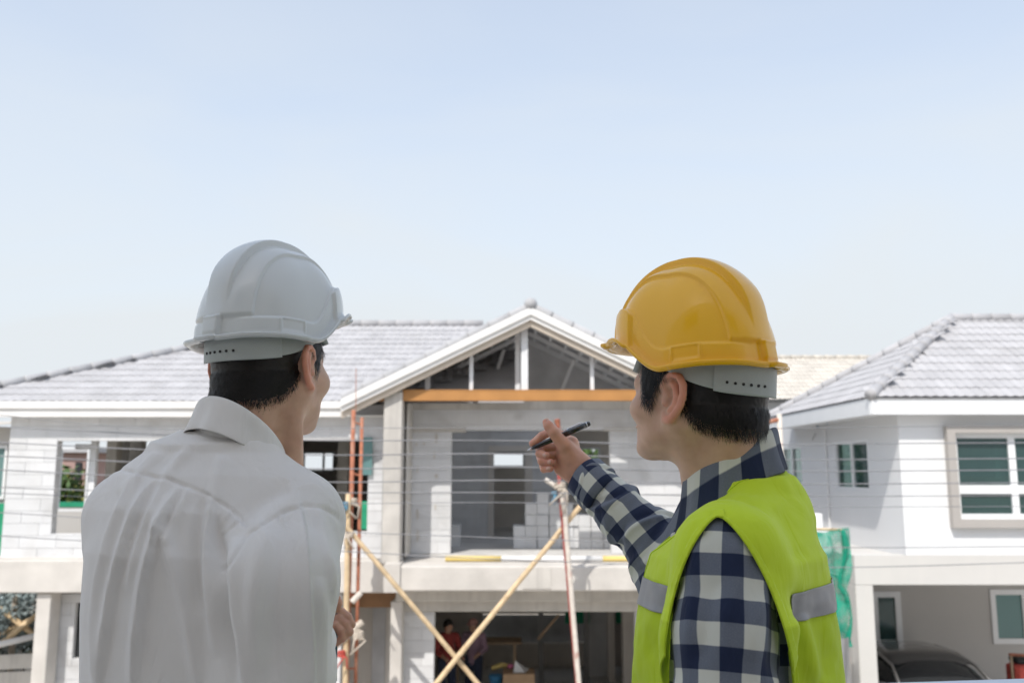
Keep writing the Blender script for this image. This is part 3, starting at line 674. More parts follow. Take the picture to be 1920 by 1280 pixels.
# wall, house and plants seen through the wing windows
pw = thing('pink_house', 'pink rendered house seen through the left upper window', 'house', (-12, 27, 0))
MB().box(ax(105,900,26), ax(158,900,26), 26, 30, 0, az(848,26)).build('wall', M['pink_wall'], pw)
MB().box(ax(100,850,26)-.3, ax(165,850,26)+.3, 25.8, 30, az(848,26)+.002, az(843,26)+.05).build('roof', M['tile'], pw)
MB().box(ax(140,900,25.98), ax(152,900,25.98), 25.95, 25.999, az(900,26), az(866,26)).build('window', M['car_glass'], pw)
gw = thing('grey_garden_wall', 'grey garden wall with green top under the left upper window view', 'wall', (-10, 23.5, 0))
MB().box(-14.5, -9, 23.6, 23.8, 0, az(950,23.6)).build('wall', M['plaster_grey'], gw)
MB().box(-14.5, -9, 23.58, 23.82, az(950,23.6)+.002, az(943,23.6)+.03).build('coping', M['green_fabric'], gw)

# ---- trees and shrubs
def leaf_cloud(name, c, r, n, size, m, parent, seed):
    g = np.random.default_rng(seed); V = []; F = []
    cl = g.normal(size=(16,3)); cl /= np.linalg.norm(cl,axis=1)[:,None]; cl *= g.uniform(.3,.8,(16,1)); 
    for i in range(n):
        k = g.integers(16); p = cl[k] + g.normal(size=3)*.2
        p = np.array(c) + p*np.array(r); u = g.normal(size=3); u /= np.linalg.norm(u); w = np.cross(u, g.normal(size=3)); w /= np.linalg.norm(w)
        s = size*g.uniform(.6,1.3); q = len(V)
        V += [p-u*s, p+w*s*.45, p+u*s, p-w*s*.45]; F.append((q,q+1,q+2,q+3))
    return mesh_obj(name, V, F, m, parent)
def tree(loc, h, r, lab, m, seed, cat='tree', n=1500, size=.09, name='tree'):
    t = thing(name, lab, cat, loc); x,y,z = loc
    mb = MB(); top = np.array([x,y,z+h*.75]); mb.tube([(x,y,z),(x+.05,y,z+h*.4),top],[.09*h/4,.06*h/4,.02],8)
    g = np.random.default_rng(seed)
    for k in range(6):
        a = g.uniform(0,6.28); b = np.array([x,y,z+h*g.uniform(.35,.6)]); mb.tube([b, b+np.array([math.cos(a)*r*.35, math.sin(a)*r*.35, h*.15]), b+np.array([math.cos(a)*r*.6, math.sin(a)*r*.6, h*.32])],[.035*h/4,.025*h/4,.01],6)
    mb.build('trunk', M['bark'], t, True)
    leaf_cloud('crown', (x,y,z+h*.72), (r,r,h*.36), n, size, m, t, seed); return t
p = at(142, 930, 25); tree((p[0],25,0), p[2]+.15, 0.9, 'yellow green palm-like tree seen through the left upper window', M['leaf_yellow'], 3, n=2200, size=.16)
p = at(118, 930, 24.6); tree((p[0]-.3,24.6,0), p[2]+.5, 0.8, 'darker green shrub tree beside the pink house', M['leaf'], 4, size=.14)
p = at(1105, 880, 28); tree((p[0],28,0), p[2]+1.6, 1.7, 'green tree seen through the right-hand room window', M['leaf'], 5, n=2600, size=.16)
p = at(945, 880, 34); tree((p[0]-3.4,34,0), p[2]+.3, 1.7, 'green tree standing far behind the unfinished house', M['leaf'], 6)
p = at(20, 1150, 16.6); tree((p[0],16.62,0), 2.5, 0.95, 'dusty pale leafed tree at the lower left beyond the bamboo poles', M['leaf_pale'], 8, n=3600, size=.055)
p = at(45, 1190, 18.5); tree((p[0],18.5,0), 1.5, .6, 'small green shrub behind the low concrete wall at left', M['leaf'], 9, 'shrub', 900, .07, 'shrub')

# ---- bamboo and low wall at the far left
def pole(name, pts, r, m, lab, cat='pole', group=None, n=10, nodes=True):
    pts = [np.array(p, float) for p in pts]; P = []; Rr = []
    for a, b in zip(pts[:-1], pts[1:]):
        L = np.linalg.norm(b-a); k = max(2, int(L/.35)) if nodes else 2
        for i in range(k):
            t = i/k; q = a+(b-a)*t + rng.normal(size=3)*(.002 if nodes else 0)
            P += [q, q+(b-a)/L*.02]; Rr += [r*(1.07 if nodes else 1), r]
    P.append(pts[-1]); Rr.append(r*.95)
    mb = MB(); mb.tube(P, Rr, n); o = mb.build(name, m, None, True, loc=tuple(pts[0])); return tag(o, lab, cat, group)
for i, (a, b, y0, lab) in enumerate([((-10,1215),(72,1150),16.0,'lowest bamboo rail of the lashed frame at far left'), ((0,1190),(70,1155),16.2,'upper bamboo rail of the lashed frame at far left'), ((0,1140),(68,1192),16.1,'bamboo brace sloping down right in the lashed frame at far left'), ((30,1115),(25,1280),16.3,'upright bamboo post of the lashed frame at far left')]):
    p, q = at(a[0],a[1],y0), at(b[0],b[1],y0)
    if i == 3: q[2] = 0.0; q[0] = p[0]; 
    if i == 0: p, q = p+(p-q)*.6, q
    pole('bamboo_pole', [p, q], .05, M['bamboo'] if i != 3 else M['rope'], lab, group='bamboo frame at far left')
cw = thing('low_concrete_wall', 'low concrete board wall with pale pipe rail at the lower left corner', 'wall', (-9, 16, 0))
q0, q1 = at(-60,1232,15.6), at(72,1190,15.6)
for k in range(5):
    z0 = .05 + k*(q0[2]-.1)/5; mb = MB(); mb.beam((q0[0]-1,15.9,z0+.1), (q1[0],15.7,z0+.1+(q1[2]-q0[2])*.2*k/2), .06, (q0[2]-.1)/5-.02); mb.build('panel', M['concrete'], cw)
MB().tube([q0 - (1.0,0,.14), q1], .055, 10).build('pipe_rail', M['white_plastic'], cw, True)

# ---- scaffold ladder by the column
def lad(px, py, Y=13.7): return at(px, py, Y)
sl_ = thing('scaffold_ladder', 'rusty steel scaffold ladder frame standing by the left wing', 'scaffold', (ax(665,1100,13.7), 13.7, 0))
xa, xb = ax(657,1000,13.7), ax(672.5,1000,13.7); ztop_a, ztop_b = az(768,13.7), az(782,13.7)
MB().tube([(xa,13.7,0), (xa,13.7,ztop_a)], .034, 8).build('upright', M['rust'], sl_, True)
MB().tube([(xb,13.75,0), (xb,13.75,ztop_b)], .028, 8).build('upright', M['rust'], sl_, True)
MB().tube([(xa+.03,13.72,ztop_a), (ax(667,720,13.72),13.72,az(690,13.72))], .006, 6).build('rebar_end', M['rust'], sl_)
for py in (793, 889, 938, 1115, 1166):
    z = az(py,13.7); MB().tube([(xa+.02,13.7,z+.015), (xb-.02,13.75,z-.02)], .017, 6).build('rung', M['rust'], sl_)
z = 0.35
while z < 2.0: MB().tube([(xa+.02,13.7,z), (xb-.02,13.75,z)], .017, 6).build('rung', M['rust'], sl_); z += .42
pole('bamboo_pole', [(ax(651,1200,13.55),13.55,0), (ax(653,925,13.55),13.55,az(925,13.55))], .04, M['bamboo'], 'upright bamboo pole lashed to the rusty scaffold ladder')
p0, p1 = at(648,985,13.5), at(905,1292,13.5); pole('bamboo_brace', [p0-(p1-p0)*.03, p0+(p1-p0)*1.22], .036, M['bamboo'], 'bamboo brace sloping down from the scaffold ladder to the right')
p0, p1 = at(1095,940,13.45), at(808,1292,13.38); pole('bamboo_brace', [p0-(p1-p0)*.08, p0+(p1-p0)*1.22], .038, M['bamboo'], 'bamboo brace sloping down left from the red and white posts')
p0 = at(622,1215,13.5); p1 = at(680,1165,13.55); pole('bamboo_rail', [p0, p1], .055, M['rope'], 'short pale pole tied across the scaffold ladder beside the hand')
p0 = at(660,1128,13.5); p1 = at(677,1110,13.52); pole('pipe_stub', [p0, p1], .045, M['paint_pole'], 'short pale pipe stub on the scaffold ladder', 'pipe', nodes=False)
def lash(px, py, Y, m, lab, s=1.0):
    c = at(px,py,Y); mb = MB(); g = np.random.default_rng(int(px+py))
    for k in range(6):
        a = g.uniform(0,6.28,9); P = [c + s*.055*np.array([math.cos(t), .8*math.sin(t), (i-4)*.18+g.normal()*.15]) for i, t in enumerate(np.linspace(0,6.28,9)+a[0])]
        mb.tube(P, .012*s, 5)
    for k in range(2): mb.tube([c, c+s*np.array([g.uniform(-.1,.1), -.06, -.05]), c+s*np.array([g.uniform(-.15,.1), -.07, -.2])], .012*s, 5)
    return tag(mb.build('lashing', m, None, True), lab, 'rope')
lash(661,941,13.62,M['rope'],'pale rope lashing where the bamboo pole meets the scaffold ladder',1.2)
lash(645,946,13.5,M['blue_rag'],'blue plastic strip tied left of the scaffold ladder')
lash(655,1003,13.45,M['rope'],'rope lashing at the top of the left bamboo brace')
lash(672,1190,13.45,M['rope'],'rope lashing on the lower scaffold ladder beside the hand',1.3)
lash(640,1225,13.45,M['red_rag'],'red rag hanging below the hand with the tablet')
# ---- red and white posts in front of the balcony
pole('timber_post', [at(1046,785,13.3), at(1049,905,13.3), at(1086,1300,13.3)-(0,0,.1), (at(1090,1300,13.3)[0]+.05,13.3,0)], .035, M['red_pole'], 'dull red leaning steel post in front of the balcony', nodes=False)
pole('timber_post', [at(1056,905,13.25), at(1062,1000,13.25), at(1087,1300,13.25), (at(1095,1300,13.25)[0]+.06,13.25,0)], .038, M['paint_pole'], 'weathered white leaning post beside the dull red one', nodes=False)
pole('timber_stub', [at(1022,898,13.2), at(1052,918,13.2), at(1058,960,13.2)], .035, M['paint_pole'], 'short crooked timber tied near the top of the white post', nodes=False)
lash(1050,912,13.15,M['rope'],'rope knot tying the timber to the red post',1.3)
lash(1040,925,13.2,M['blue_rag'],'teal plastic strip under the rope knot of the posts',.8)
lash(1045,790,13.28,M['rust'],'rusty clamp on the tip of the red post',.7)
# ---- orange frame right of the man in the vest
of = thing('orange_pole_frame', 'peeling orange pole frame behind the collar of the man in the vest', 'pole', (ax(1462,900,12.5),12.5,0))
xo = ax(1464,850,12.5); MB().tube([(ax(1472,1200,12.5),12.5,0),(ax(1467,900,12.5),12.5,az(900,12.5)),(ax(1461,776,12.5),12.5,az(776,12.5))], .036, 8).build('upright', M['paint_pole'], of, True)
MB().tube([(ax(1462,788,12.5),12.5,az(786,12.5)),(ax(1420,795,12.5),12.5,az(795,12.5))], .032, 8).build('crossbar', M['rust'], of, True)
MB().tube([(ax(1426,792,12.5),12.45,az(790,12.5)),(ax(1428,1000,12.5),12.45,0)], .03, 8).build('upright', M['paint_pole'], of, True)
# ---- green netting on posts beside the carport
gn = thing('green_netting', 'sheet of green safety netting draped on poles beside the carport', 'netting', (ax(1560,1100,12.6),12.6,0))
V=[];F=[];nu,nv=36,46
for j in range(nv):
    for i in range(nu):
        u=i/(nu-1); v=j/(nv-1); pyy = 992 + (5*math.sin(u*4)) + v*(222-30*(1-u)*0); pxx = 1500 + u*(90 + 8*math.sin(v*7) + (8 if v>.6 else 0)*math.sin(v*3))
        p = at(pxx,pyy,12.6); p[1] += .05*math.sin(u*9+v*3)+.035*math.sin(v*17+u*5)+.03*math.sin(u*23-v*11); V.append(p)
for j in range(nv-1):
    for i in range(nu-1): F.append((j*nu+i,j*nu+i+1,(j+1)*nu+i+1,(j+1)*nu+i))
mesh_obj('sheet', V, F, M['net'], gn, True)
MB().tube([at(1500,990,12.65), at(1578,993,12.65)], .02, 8).build('top_pole', M['bamboo'], gn, True)
p=at(1588,1214,12.68); MB().tube([(p[0],12.68,0),(ax(1580,990,12.68),12.68,az(990,12.68))], .028, 8).build('post', M['paint_pole'], gn, True)
mb=MB(); P=[at(1580+6*math.sin(k*.7)+ (10 if k>7 else 0),993+k*15,12.58) for k in range(16)]; mb.tube(P,[.03+.012*math.sin(k) for k in range(16)],8); mb.build('gathered_hem', M['net'], gn, True)
tag(MB().bev(ax(1512,980,14.6),ax(1539,980,14.6),14.5,14.75,zk1-.018,az(962,14.6),.01).build('white_carton', M['white_plastic']), 'small upright white carton on the ledge above the green netting', 'carton')
tag(MB().bev(ax(1508,980,14.55),ax(1552,980,14.55),14.42,14.495,zk1-.018,az(988,14.55),.01).build('white_tray', M['white_plastic']), 'low white tray in front of the carton on the ledge', 'tray')
tp = thing('grey_tarpaulin', 'dark grey folded tarpaulin hanging behind the green vest at right', 'tarpaulin', (ax(1580,1250,12.4),12.4,0))
V=[];F=[]
for j in range(20):
    for i in range(10):
        u=i/9;v=j/19; p=at(1560+u*34+v*6,1195+v*140,12.45); p[1]+=.05*math.sin(u*8+v*2); V.append(p)
for j in range(19):
    for i in range(9): F.append((j*10+i,j*10+i+1,(j+1)*10+i+1,(j+1)*10+i))
mesh_obj('sheet', V, F, M['purlin'], tp, True)
# ---- car in the carport
def build_car(cx, cy):
    c = thing('parked_car', 'dark parked car in the carport, only its roof showing', 'car', (cx,cy,0))
    secs = [(-2.05,.55,.62,.75,.6),(-1.9,.35,.78,.85,.72),(-1.0,.3,.92,.9,.82),(-.55,.3,1.0,.9,.8),(.1,.3,1.02,.9,.8),(1.4,.3,1.02,.88,.8),(2.0,.35,.95,.82,.72),(2.1,.5,.8,.72,.6)]
    n=14; V=[];F=[]
    for (yy,z0,z1,w0,w1) in secs:
        for k in range(n):
            t=k/(n-1); a=math.pi*t; x=-math.cos(a); s=math.sin(a)
            V.append((cx+np.sign(x)*abs(x)**.35*(w0+(w1-w0)*s**2), cy+yy, z0+(z1-z0)*s**.45))
    for i in range(len(secs)-1):
        for k in range(n-1): F.append((i*n+k,i*n+k+1,(i+1)*n+k+1,(i+1)*n+k))
        F.append((i*n+n-1,i*n,(i+1)*n,(i+1)*n+n-1))
    F += [tuple(range(n)), tuple(range((len(secs)-1)*n,len(secs)*n))]
    mb=MB(); mb.add(V,F); mb.build('body', M['car_paint'], c, True)
    def greenhouse(secs, nm, mm, sm=True):
        V=[];F=[];n=18
        for (yy,z0,z1,w0,w1) in secs:
            for k in range(n):
                a=math.pi*k/(n-1); x=-math.cos(a); s=math.sin(a); V.append((cx+np.sign(x)*abs(x)**.55*(w0+(w1-w0)*s**2.2), cy+yy, z0+(z1-z0)*s**.6))
        for i in range(len(secs)-1):
            for k in range(n-1): F.append((i*n+k,i*n+k+1,(i+1)*n+k+1,(i+1)*n+k))
        F += [tuple(range(n)), tuple(range((len(secs)-1)*n,len(secs)*n))]
        mb=MB(); mb.add(V,F); return mb.build(nm,mm,c,sm)
    greenhouse([(-1.15,.9,.93,.82,.75),(-.45,.9,1.36,.82,.62),(0,.9,1.43,.82,.62),(.9,.9,1.42,.82,.6),(1.5,.9,1.25,.8,.58),(1.9,.9,1.0,.76,.6)],'cabin_glass',M['car_glass'])
    greenhouse([(-.42,1.3,1.385,.66,.6),(0,1.33,1.455,.68,.62),(.9,1.3,1.445,.68,.6),(1.4,1.2,1.31,.66,.56)],'roof_panel',M['car_paint'])
    for s in (-1,1):
        P=[(cx+s*.80,cy-1.1,.97),(cx+s*.70,cy-.5,1.30),(cx+s*.68,cy+.1,1.385),(cx+s*.68,cy+.9,1.36),(cx+s*.74,cy+1.6,1.1)]
        MB().tube(P,.028,8).build('door_frame', M['chrome'], c, True)
        for yy in (-1.3,1.3):
            w=MB(); w.lathe([(.2,-.1),(.3,-.1),(.32,-.06),(.32,.06),(.3,.1),(.2,.1)],(cx+s*.8,cy+yy,.32),20,'x'); t=w.build('wheel',M['rubber'],c,True)
            MB().lathe([(.02,-.11),(.19,-.105),(.2,.0),(.19,.105),(.02,.11)],(cx+s*.8,cy+yy,.32),16,'x').build('rim',M['chrome'],t,True)
        MB().lathe([(.04,-.04),(.11,-.02),(.12,.05)],(cx+s*.6,cy-1.97,.68),14,'y').build('headlight',M['chrome'],c,True)
        MB().bev(cx+s*.98-.1,cx+s*.98+.1,cy-.75,cy-.62,.95,1.08,.03).build('mirror',M['car_paint'],c)
    MB().bev(cx-.45,cx+.45,cy-2.09,cy-2.0,.45,.6,.02).build('grille',M['rubber'],c)
build_car(ax(1752,1260,15.4), 15.9)
mw = thing('garden_tiller', 'red and black garden machine at the right edge of the carport', 'machine', (ax(1915,1260,16),16,0))
x0=ax(1912,1260,16)
MB().bev(x0-.1,x0+.35,15.9,16.3,az(1270,16)-.5,az(1245,16),.05).build('engine',M['red_rag'],mw); MB().bev(x0-.05,x0+.3,15.95,16.25,az(1243,16),az(1233,16),.02).build('tank',M['rubber'],mw)
MB().tube([(x0-.16,16,az(1226,16)),(x0+.5,16,az(1230,16))],.025,8).build('handle',M['rust'],mw,True); MB().tube([(x0-.12,16,0),(x0-.13,16,az(1228,16))],.022,8).build('leg',M['wood'],mw,True); MB().tube([(x0+.3,16.1,0),(x0+.3,16.1,az(1228,16))],.022,8).build('leg',M['wood'],mw,True)
MB().lathe([(.05,-.06),(.2,-.06),(.22,0),(.2,.06),(.05,.06)],(x0+.1,15.85,.22),16,'y').build('wheel',M['rubber'],mw,True)

# ---- things inside the ground floor opening
tb = thing('work_table', 'long rough timber work table inside the dark ground floor', 'table', (0.3,18.6,0))
zt=az(1202,18.4)
MB().box(ax(850,1200,18.4),ax(978,1200,18.4),18.3,18.9,zt-.04,zt).build('top',M['wood'],tb)
for px in (858,965):
    for y in (18.35,18.8): MB().box(ax(px,1200,y)-.03,ax(px,1200,y)+.03,y,y+.06,0,zt-.041).build('leg',M['wood'],tb)
x0,x1=ax(942,1260,17),ax(1003,1260,17); z=0.0; zt2=az(1258,17)
for k in range(4):
    _c = MB().bev(x0+random.uniform(-.03,.03),x1+random.uniform(-.03,.03),16.8,17.3,k*zt2/4+.002,(k+1)*zt2/4-.002,.01).build('carton',M['cardboard']); tag(_c, ['bottom','second lowest','second highest','topmost'][k]+' brown carton of the stack on the dark ground floor', 'carton', 'brown cartons')
mb=MB(); mb.add([(x0+.2,16.9,zt2),(x0+.42,16.92,zt2),(x0+.5,17.2,zt2),(x0+.2,17.2,zt2),(x0+.24,17.0,zt2+.2),(x0+.3,17.1,zt2+.13)],[(0,1,4),(1,2,5),(1,5,4),(2,3,5),(3,0,4),(3,4,5)])
tag(mb.build('plastic_bag',M['white_plastic']),'crumpled white plastic bag on the brown cartons','bag')
mb=MB(); c=at(930,1262,17.2); mb.lathe([(.09,-.3),(.13,-.06),(.14,-.05),(.13,-.02),(.11,-.05)],(c[0],17.2,c[2]),16); mb.lathe([(.12,-c[2]+.0),(.11,-.302)],(c[0],17.2,c[2]),12)
tag(mb.build('blue_bucket',M['blue_plastic'],None,True),'blue plastic bucket left of the brown cartons','bucket')
mb=MB(); mb.tube([at(922,1252,17.4),at(940,1246,17.4),at(958,1247,17.4)],[.04,.05,.03],8); tag(mb.build('yellow_hose',M['yellow_paint'],None,True),'yellow bundle lying above the blue bucket','bundle')
mb=MB(); c=at(958,1248,17.1); mb.lathe([(.03,-.03),(.07,-.02),(.07,.02),(.03,.04)],c,12); tag(mb.build('pink_roll',M['pink_plastic'],None,True),'small pink roll on the brown cartons','roll')
p0,p1=at(1015,1190,18.2),at(1048,1152,18.2); pole('timber_strut',[p0+(p0-p1)*.2,p1],.03,M['wood'],'thin timber strut leaning inside the dark ground floor',nodes=False)
for a,b,lab in ((1085,1105,'left piece of teal sheeting under the ground floor beam'),(1155,1170,'right piece of teal sheeting under the ground floor beam')):
    tag(MB().box(ax(a-25 if a<1100 else a,1155,20.3),ax(b,1155,20.3),20.3,20.33,az(1168,20.3),az(1140,20.3)).build('teal_sheet',M['green_fabric']),lab,'sheet')

# ---- overhead cables between the buildings
wires = [
 [(-200,755),(0,778),(300,809),(600,802),(960,802),(1300,806),(1620,800),(2100,795)],
 [(-200,790),(0,800),(120,806),(560,827),(950,820+4),(1300,836),(1620,831),(2100,829)],
 [(-200,822),(0,828),(240,842),(600,855),(950,848),(1300,862),(1620,861),(2100,858)],
 [(-200,850),(0,853),(240,866),(600,881),(950,873),(1300,884),(1620,883),(2100,879)],
 [(-200,872),(0,880),(240,893),(600,906),(950,898),(1300,907),(1620,907),(2100,903)],
 [(-200,905),(0,914),(240,921),(600,924),(950,922),(1300,929),(1620,930),(2100,928)],
 [(-200,920),(0,922),(240,936),(600,945),(950,940),(1300,949),(1620,950),(2100,948)],
 [(-200,950),(0,960),(240,975),(600,996),(950,1008),(1300,1022),(1620,1027),(2100,1022)],
 [(-200,990),(0,1005),(240,1018),(600,1029),(800,1043),(1100,1054),(1300,1062),(1620,1064),(2100,1048)]]
def smooth_line(pts, n=60):
    pts = np.array(pts, float); t = pts[:,0]; tt = np.linspace(t[0], t[-1], n)
    y = np.interp(tt, t, pts[:,1]); k = np.hanning(15); k /= k.sum(); yp = np.pad(y, 7, mode='reflect', reflect_type='odd'); return tt, np.convolve(yp, k, 'valid')
ords = ['topmost','second','third','fourth','fifth','sixth','seventh','eighth','lowest']
for i, w in enumerate(wires):
    xs, ys = smooth_line(w); Y = 9.0 + .05*i
    P = [at(x,y,Y) for x,y in zip(xs,ys)]; P = [P[0]+(P[0]-P[1])*60] + P + [P[-1]+(P[-1]-P[-2])*60]
    mb = MB(); mb.tube(P, (.004,.0062,.0065,.0065,.0065,.0055,.004,.005,.005)[i], 6)
    tag(mb.build('overhead_cable', M['wire'], None, True), f'{ords[i]} of the nine dark cables strung across the street', 'cable', 'overhead cables')
# ================================================================== PEOPLE: implicit-surface modelling
def nrm(v): v = np.asarray(v, float); return v/np.linalg.norm(v)
def cap(P, a, b, ra, rb=None):
    a = np.asarray(a, float); b = np.asarray(b, float); rb = ra if rb is None else rb
    d = b-a; t = np.clip((P-a) @ d/(d @ d + 1e-12), 0, 1)
    return np.linalg.norm(P - a - t[:,None]*d, axis=1) - (ra + (rb-ra)*t)
def chain(P, pts, rad, k=0.0):
    d = None
    for i in range(len(pts)-1):
        e = cap(P, pts[i], pts[i+1], rad[i], rad[i+1]); d = e if d is None else (smin(d, e, k) if k else np.minimum(d, e))
    return d
def ell(P, c, r):
    q = P - np.asarray(c, float); r = np.asarray(r, float)
    k0 = np.linalg.norm(q/r, axis=1); k1 = np.linalg.norm(q/(r*r), axis=1) + 1e-9
    return k0*(k0-1)/k1
def smin(a, b, k):
    h = np.clip(.5 + .5*(b-a)/k, 0, 1); return b + (a-b)*h - k*h*(1-h)
def smax(a, b, k): return -smin(-a, -b, k)
def frame(yaw, pitch=0.0, roll=0.0):
    """columns: forward, left, up; yaw from +Y towards +X (degrees)"""
    y, p, r = map(R_, (yaw, pitch, roll))
    f = np.array([math.sin(y), math.cos(y), 0]); l = np.array([-math.cos(y), math.sin(y), 0]); u = np.array([0,0,1.0])
    f, u = f*math.cos(p) + u*math.sin(p), u*math.cos(p) - f*math.sin(p)
    l, u = l*math.cos(r) + u*math.sin(r), u*math.cos(r) - l*math.sin(r)
    return np.stack([f, l, u])          # rows
def _hash(i, j, k, s):
    n = (i*374761393 + j*668265263 + k*2147483647 + s*1274126177) & 0x7fffffff
    n = ((n ^ (n >> 13))*1274126177) & 0x7fffffff
    return ((n ^ (n >> 16)) & 0xffff)/65535.0
def vnoise(P, s=0):
    I = np.floor(P).astype(np.int64); f = P - I; f = f*f*(3-2*f); o = 0
    for dx in (0,1):
        for dy in (0,1):
            for dz in (0,1):
                w = (f[:,0] if dx else 1-f[:,0])*(f[:,1] if dy else 1-f[:,1])*(f[:,2] if dz else 1-f[:,2])
                o = o + w*_hash(I[:,0]+dx, I[:,1]+dy, I[:,2]+dz, s)
    return o*2-1
def surf(fn, lo, hi, h, newton=2):
    """surface nets on a sparse grid -> vertices, quads"""
    lo = np.asarray(lo, float); hi = np.asarray(hi, float); B = 8
    n = (np.ceil((hi-lo)/h/B).astype(int)*B + 1)
    D = np.empty(n, np.float32)
    cn = (n-1)//B
    ci = np.stack(np.meshgrid(*[np.arange(c) for c in cn], indexing='ij'), -1).reshape(-1,3)
    ctr = lo + (ci + .5)*B*h; dc = np.concatenate([fn(c) for c in np.array_split(ctr, max(1, len(ctr)//200000))])
    near = np.abs(dc) < B*h*1.25
    sgn = np.where(dc < 0, -1.0, 1.0).reshape(cn).astype(np.float32)
    D[:-1,:-1,:-1] = np.repeat(np.repeat(np.repeat(sgn,B,0),B,1),B,2); D[-1]=1; D[:,-1]=1; D[:,:,-1]=1
    nb = ci[near]; off = np.stack(np.meshgrid(*[np.arange(B+1)]*3, indexing='ij'), -1).reshape(-1,3)
    for part in np.array_split(nb, max(1, len(nb)//400)):
        if not len(part): continue
        idx = (part[:,None,:]*B + off[None]).reshape(-1,3)
        D[idx[:,0],idx[:,1],idx[:,2]] = fn(lo + idx*h)
    S = D < 0
    c = S[:-1,:-1,:-1].astype(np.int8)
    tot = sum(S[dx:n[0]-1+dx, dy:n[1]-1+dy, dz:n[2]-1+dz].astype(np.int8) for dx in (0,1) for dy in (0,1) for dz in (0,1))
    act = (tot > 0) & (tot < 8)
    cells = np.argwhere(act); vid = -np.ones(act.shape, np.int64); vid[act] = np.arange(len(cells))
    acc = np.zeros((len(cells),3)); cnt = np.zeros(len(cells))
    corners = [(0,0,0),(1,0,0),(0,1,0),(1,1,0),(0,0,1),(1,0,1),(0,1,1),(1,1,1)]
    vals = [D[cells[:,0]+a, cells[:,1]+b, cells[:,2]+c_] for a,b,c_ in corners]
    for i in range(8):
        for j in range(i+1,8):
            if sum(abs(corners[i][k]-corners[j][k]) for k in range(3)) != 1: continue
            a, b = vals[i], vals[j]; m = (a < 0) != (b < 0)
            t = np.where(m, a/(a-b+1e-12), 0)
            p = np.array(corners[i]) + t[:,None]*(np.array(corners[j])-np.array(corners[i]))
            acc[m] += p[m]; cnt[m] += 1
    V = lo + (cells + acc/cnt[:,None])*h
    Q = []
    for ax_ in range(3):
        a0 = [slice(None)]*3; a1 = [slice(None)]*3; a0[ax_] = slice(0,-1); a1[ax_] = slice(1,None)
        ch = S[tuple(a0)] != S[tuple(a1)]
        e = np.argwhere(ch); u, v = [(1,2),(2,0),(0,1)][ax_]
        ok = (e[:,u] > 0) & (e[:,v] > 0) & (e[:,u] < act.shape[u]) & (e[:,v] < act.shape[v]) & (e[:,ax_] < act.shape[ax_]); e = e[ok]
        def cell(du, dv):
            q = e.copy(); q[:,u] -= du; q[:,v] -= dv; return vid[q[:,0],q[:,1],q[:,2]]
        q = np.stack([cell(1,1), cell(0,1), cell(0,0), cell(1,0)], 1)
        flip = ~S[e[:,0],e[:,1],e[:,2]]; q[flip] = q[flip][:,::-1]; Q.append(q)
    Q = np.concatenate(Q); Q = Q[(Q >= 0).all(1)]
    for _ in range(newton):
        g = grad(fn, V, h*.4); d = fn(V); g2 = (g*g).sum(1) + 1e-6
        st = np.clip(d/g2, -h*2, h*2)[:,None]*g; V = V - st*.9
    return V, Q
def grad(fn, V, e):
    return np.stack([(fn(V+np.eye(3)[i]*e) - fn(V-np.eye(3)[i]*e))/(2*e) for i in range(3)], 1)
def vnormals(V, Q):
    fn_ = np.cross(V[Q[:,2]]-V[Q[:,0]], V[Q[:,3]]-V[Q[:,1]]); N = np.zeros_like(V)
    for k in range(4): np.add.at(N, Q[:,k], fn_)
    return N/(np.linalg.norm(N, axis=1)[:,None] + 1e-12)
def tris(Q): return np.concatenate([Q[:,[0,1,2]], Q[:,[0,2,3]]])
def clip_mesh(V, T, s, attrs=()):
    """keep s > 0 of a triangle mesh, cutting triangles cleanly along s = 0"""
    pos = s > 0; k = pos[T].sum(1); out = [T[k == 3]]
    Vn = [V]; An = [[a] for a in attrs]; nxt = len(V)
    edge = {}
    newE = []
    def ev(i, j):
        key = (i,j) if i < j else (j,i)
        if key not in edge: edge[key] = nxt + len(newE); newE.append(key)
        return edge[key]
    ex = []
    for t in T[(k == 1) | (k == 2)]:
        t = list(t); p = [pos[i] for i in t]
        while not (p[0] and not p[2]) : t = t[1:]+t[:1]; p = p[1:]+p[:1]
        if p[1]:
            a = ev(t[1],t[2]); b = ev(t[2],t[0]); ex += [(t[0],t[1],a),(t[0],a,b)]
        else:
            a = ev(t[0],t[1]); b = ev(t[2],t[0]); ex.append((t[0],a,b))
    if newE:
        E = np.array(newE); t = s[E[:,0]]/(s[E[:,0]]-s[E[:,1]]); t = t[:,None]
        Vn.append(V[E[:,0]]*(1-t)+V[E[:,1]]*t)
        for q, a in zip(An, attrs): q.append(a[E[:,0]]*(1-t)+a[E[:,1]]*t)
        out.append(np.array(ex))
    V2 = np.concatenate(Vn); T2 = np.concatenate(out); A2 = [np.concatenate(q) for q in An]
    used = np.zeros(len(V2), bool); used[T2.ravel()] = True; mp = np.cumsum(used)-1
    return V2[used], mp[T2], [a[used] for a in A2]
def poly_dist(P2, pts):
    """distance and parameter of 2-d points to a polyline"""
    best = np.full(len(P2), 9.0); par = np.zeros(len(P2)); side = np.zeros(len(P2)); m = len(pts)-1
    for i in range(m):
        a = np.asarray(pts[i]); d = np.asarray(pts[i+1])-a; t = np.clip((P2-a) @ d/(d @ d), 0, 1)
        q = P2 - a - t[:,None]*d; r = np.linalg.norm(q, axis=1); w = r < best
        best = np.where(w, r, best); par = np.where(w, (i+t)/m, par); side = np.where(w, np.sign(d[0]*q[:,1]-d[1]*q[:,0]), side)
    return best, par, side
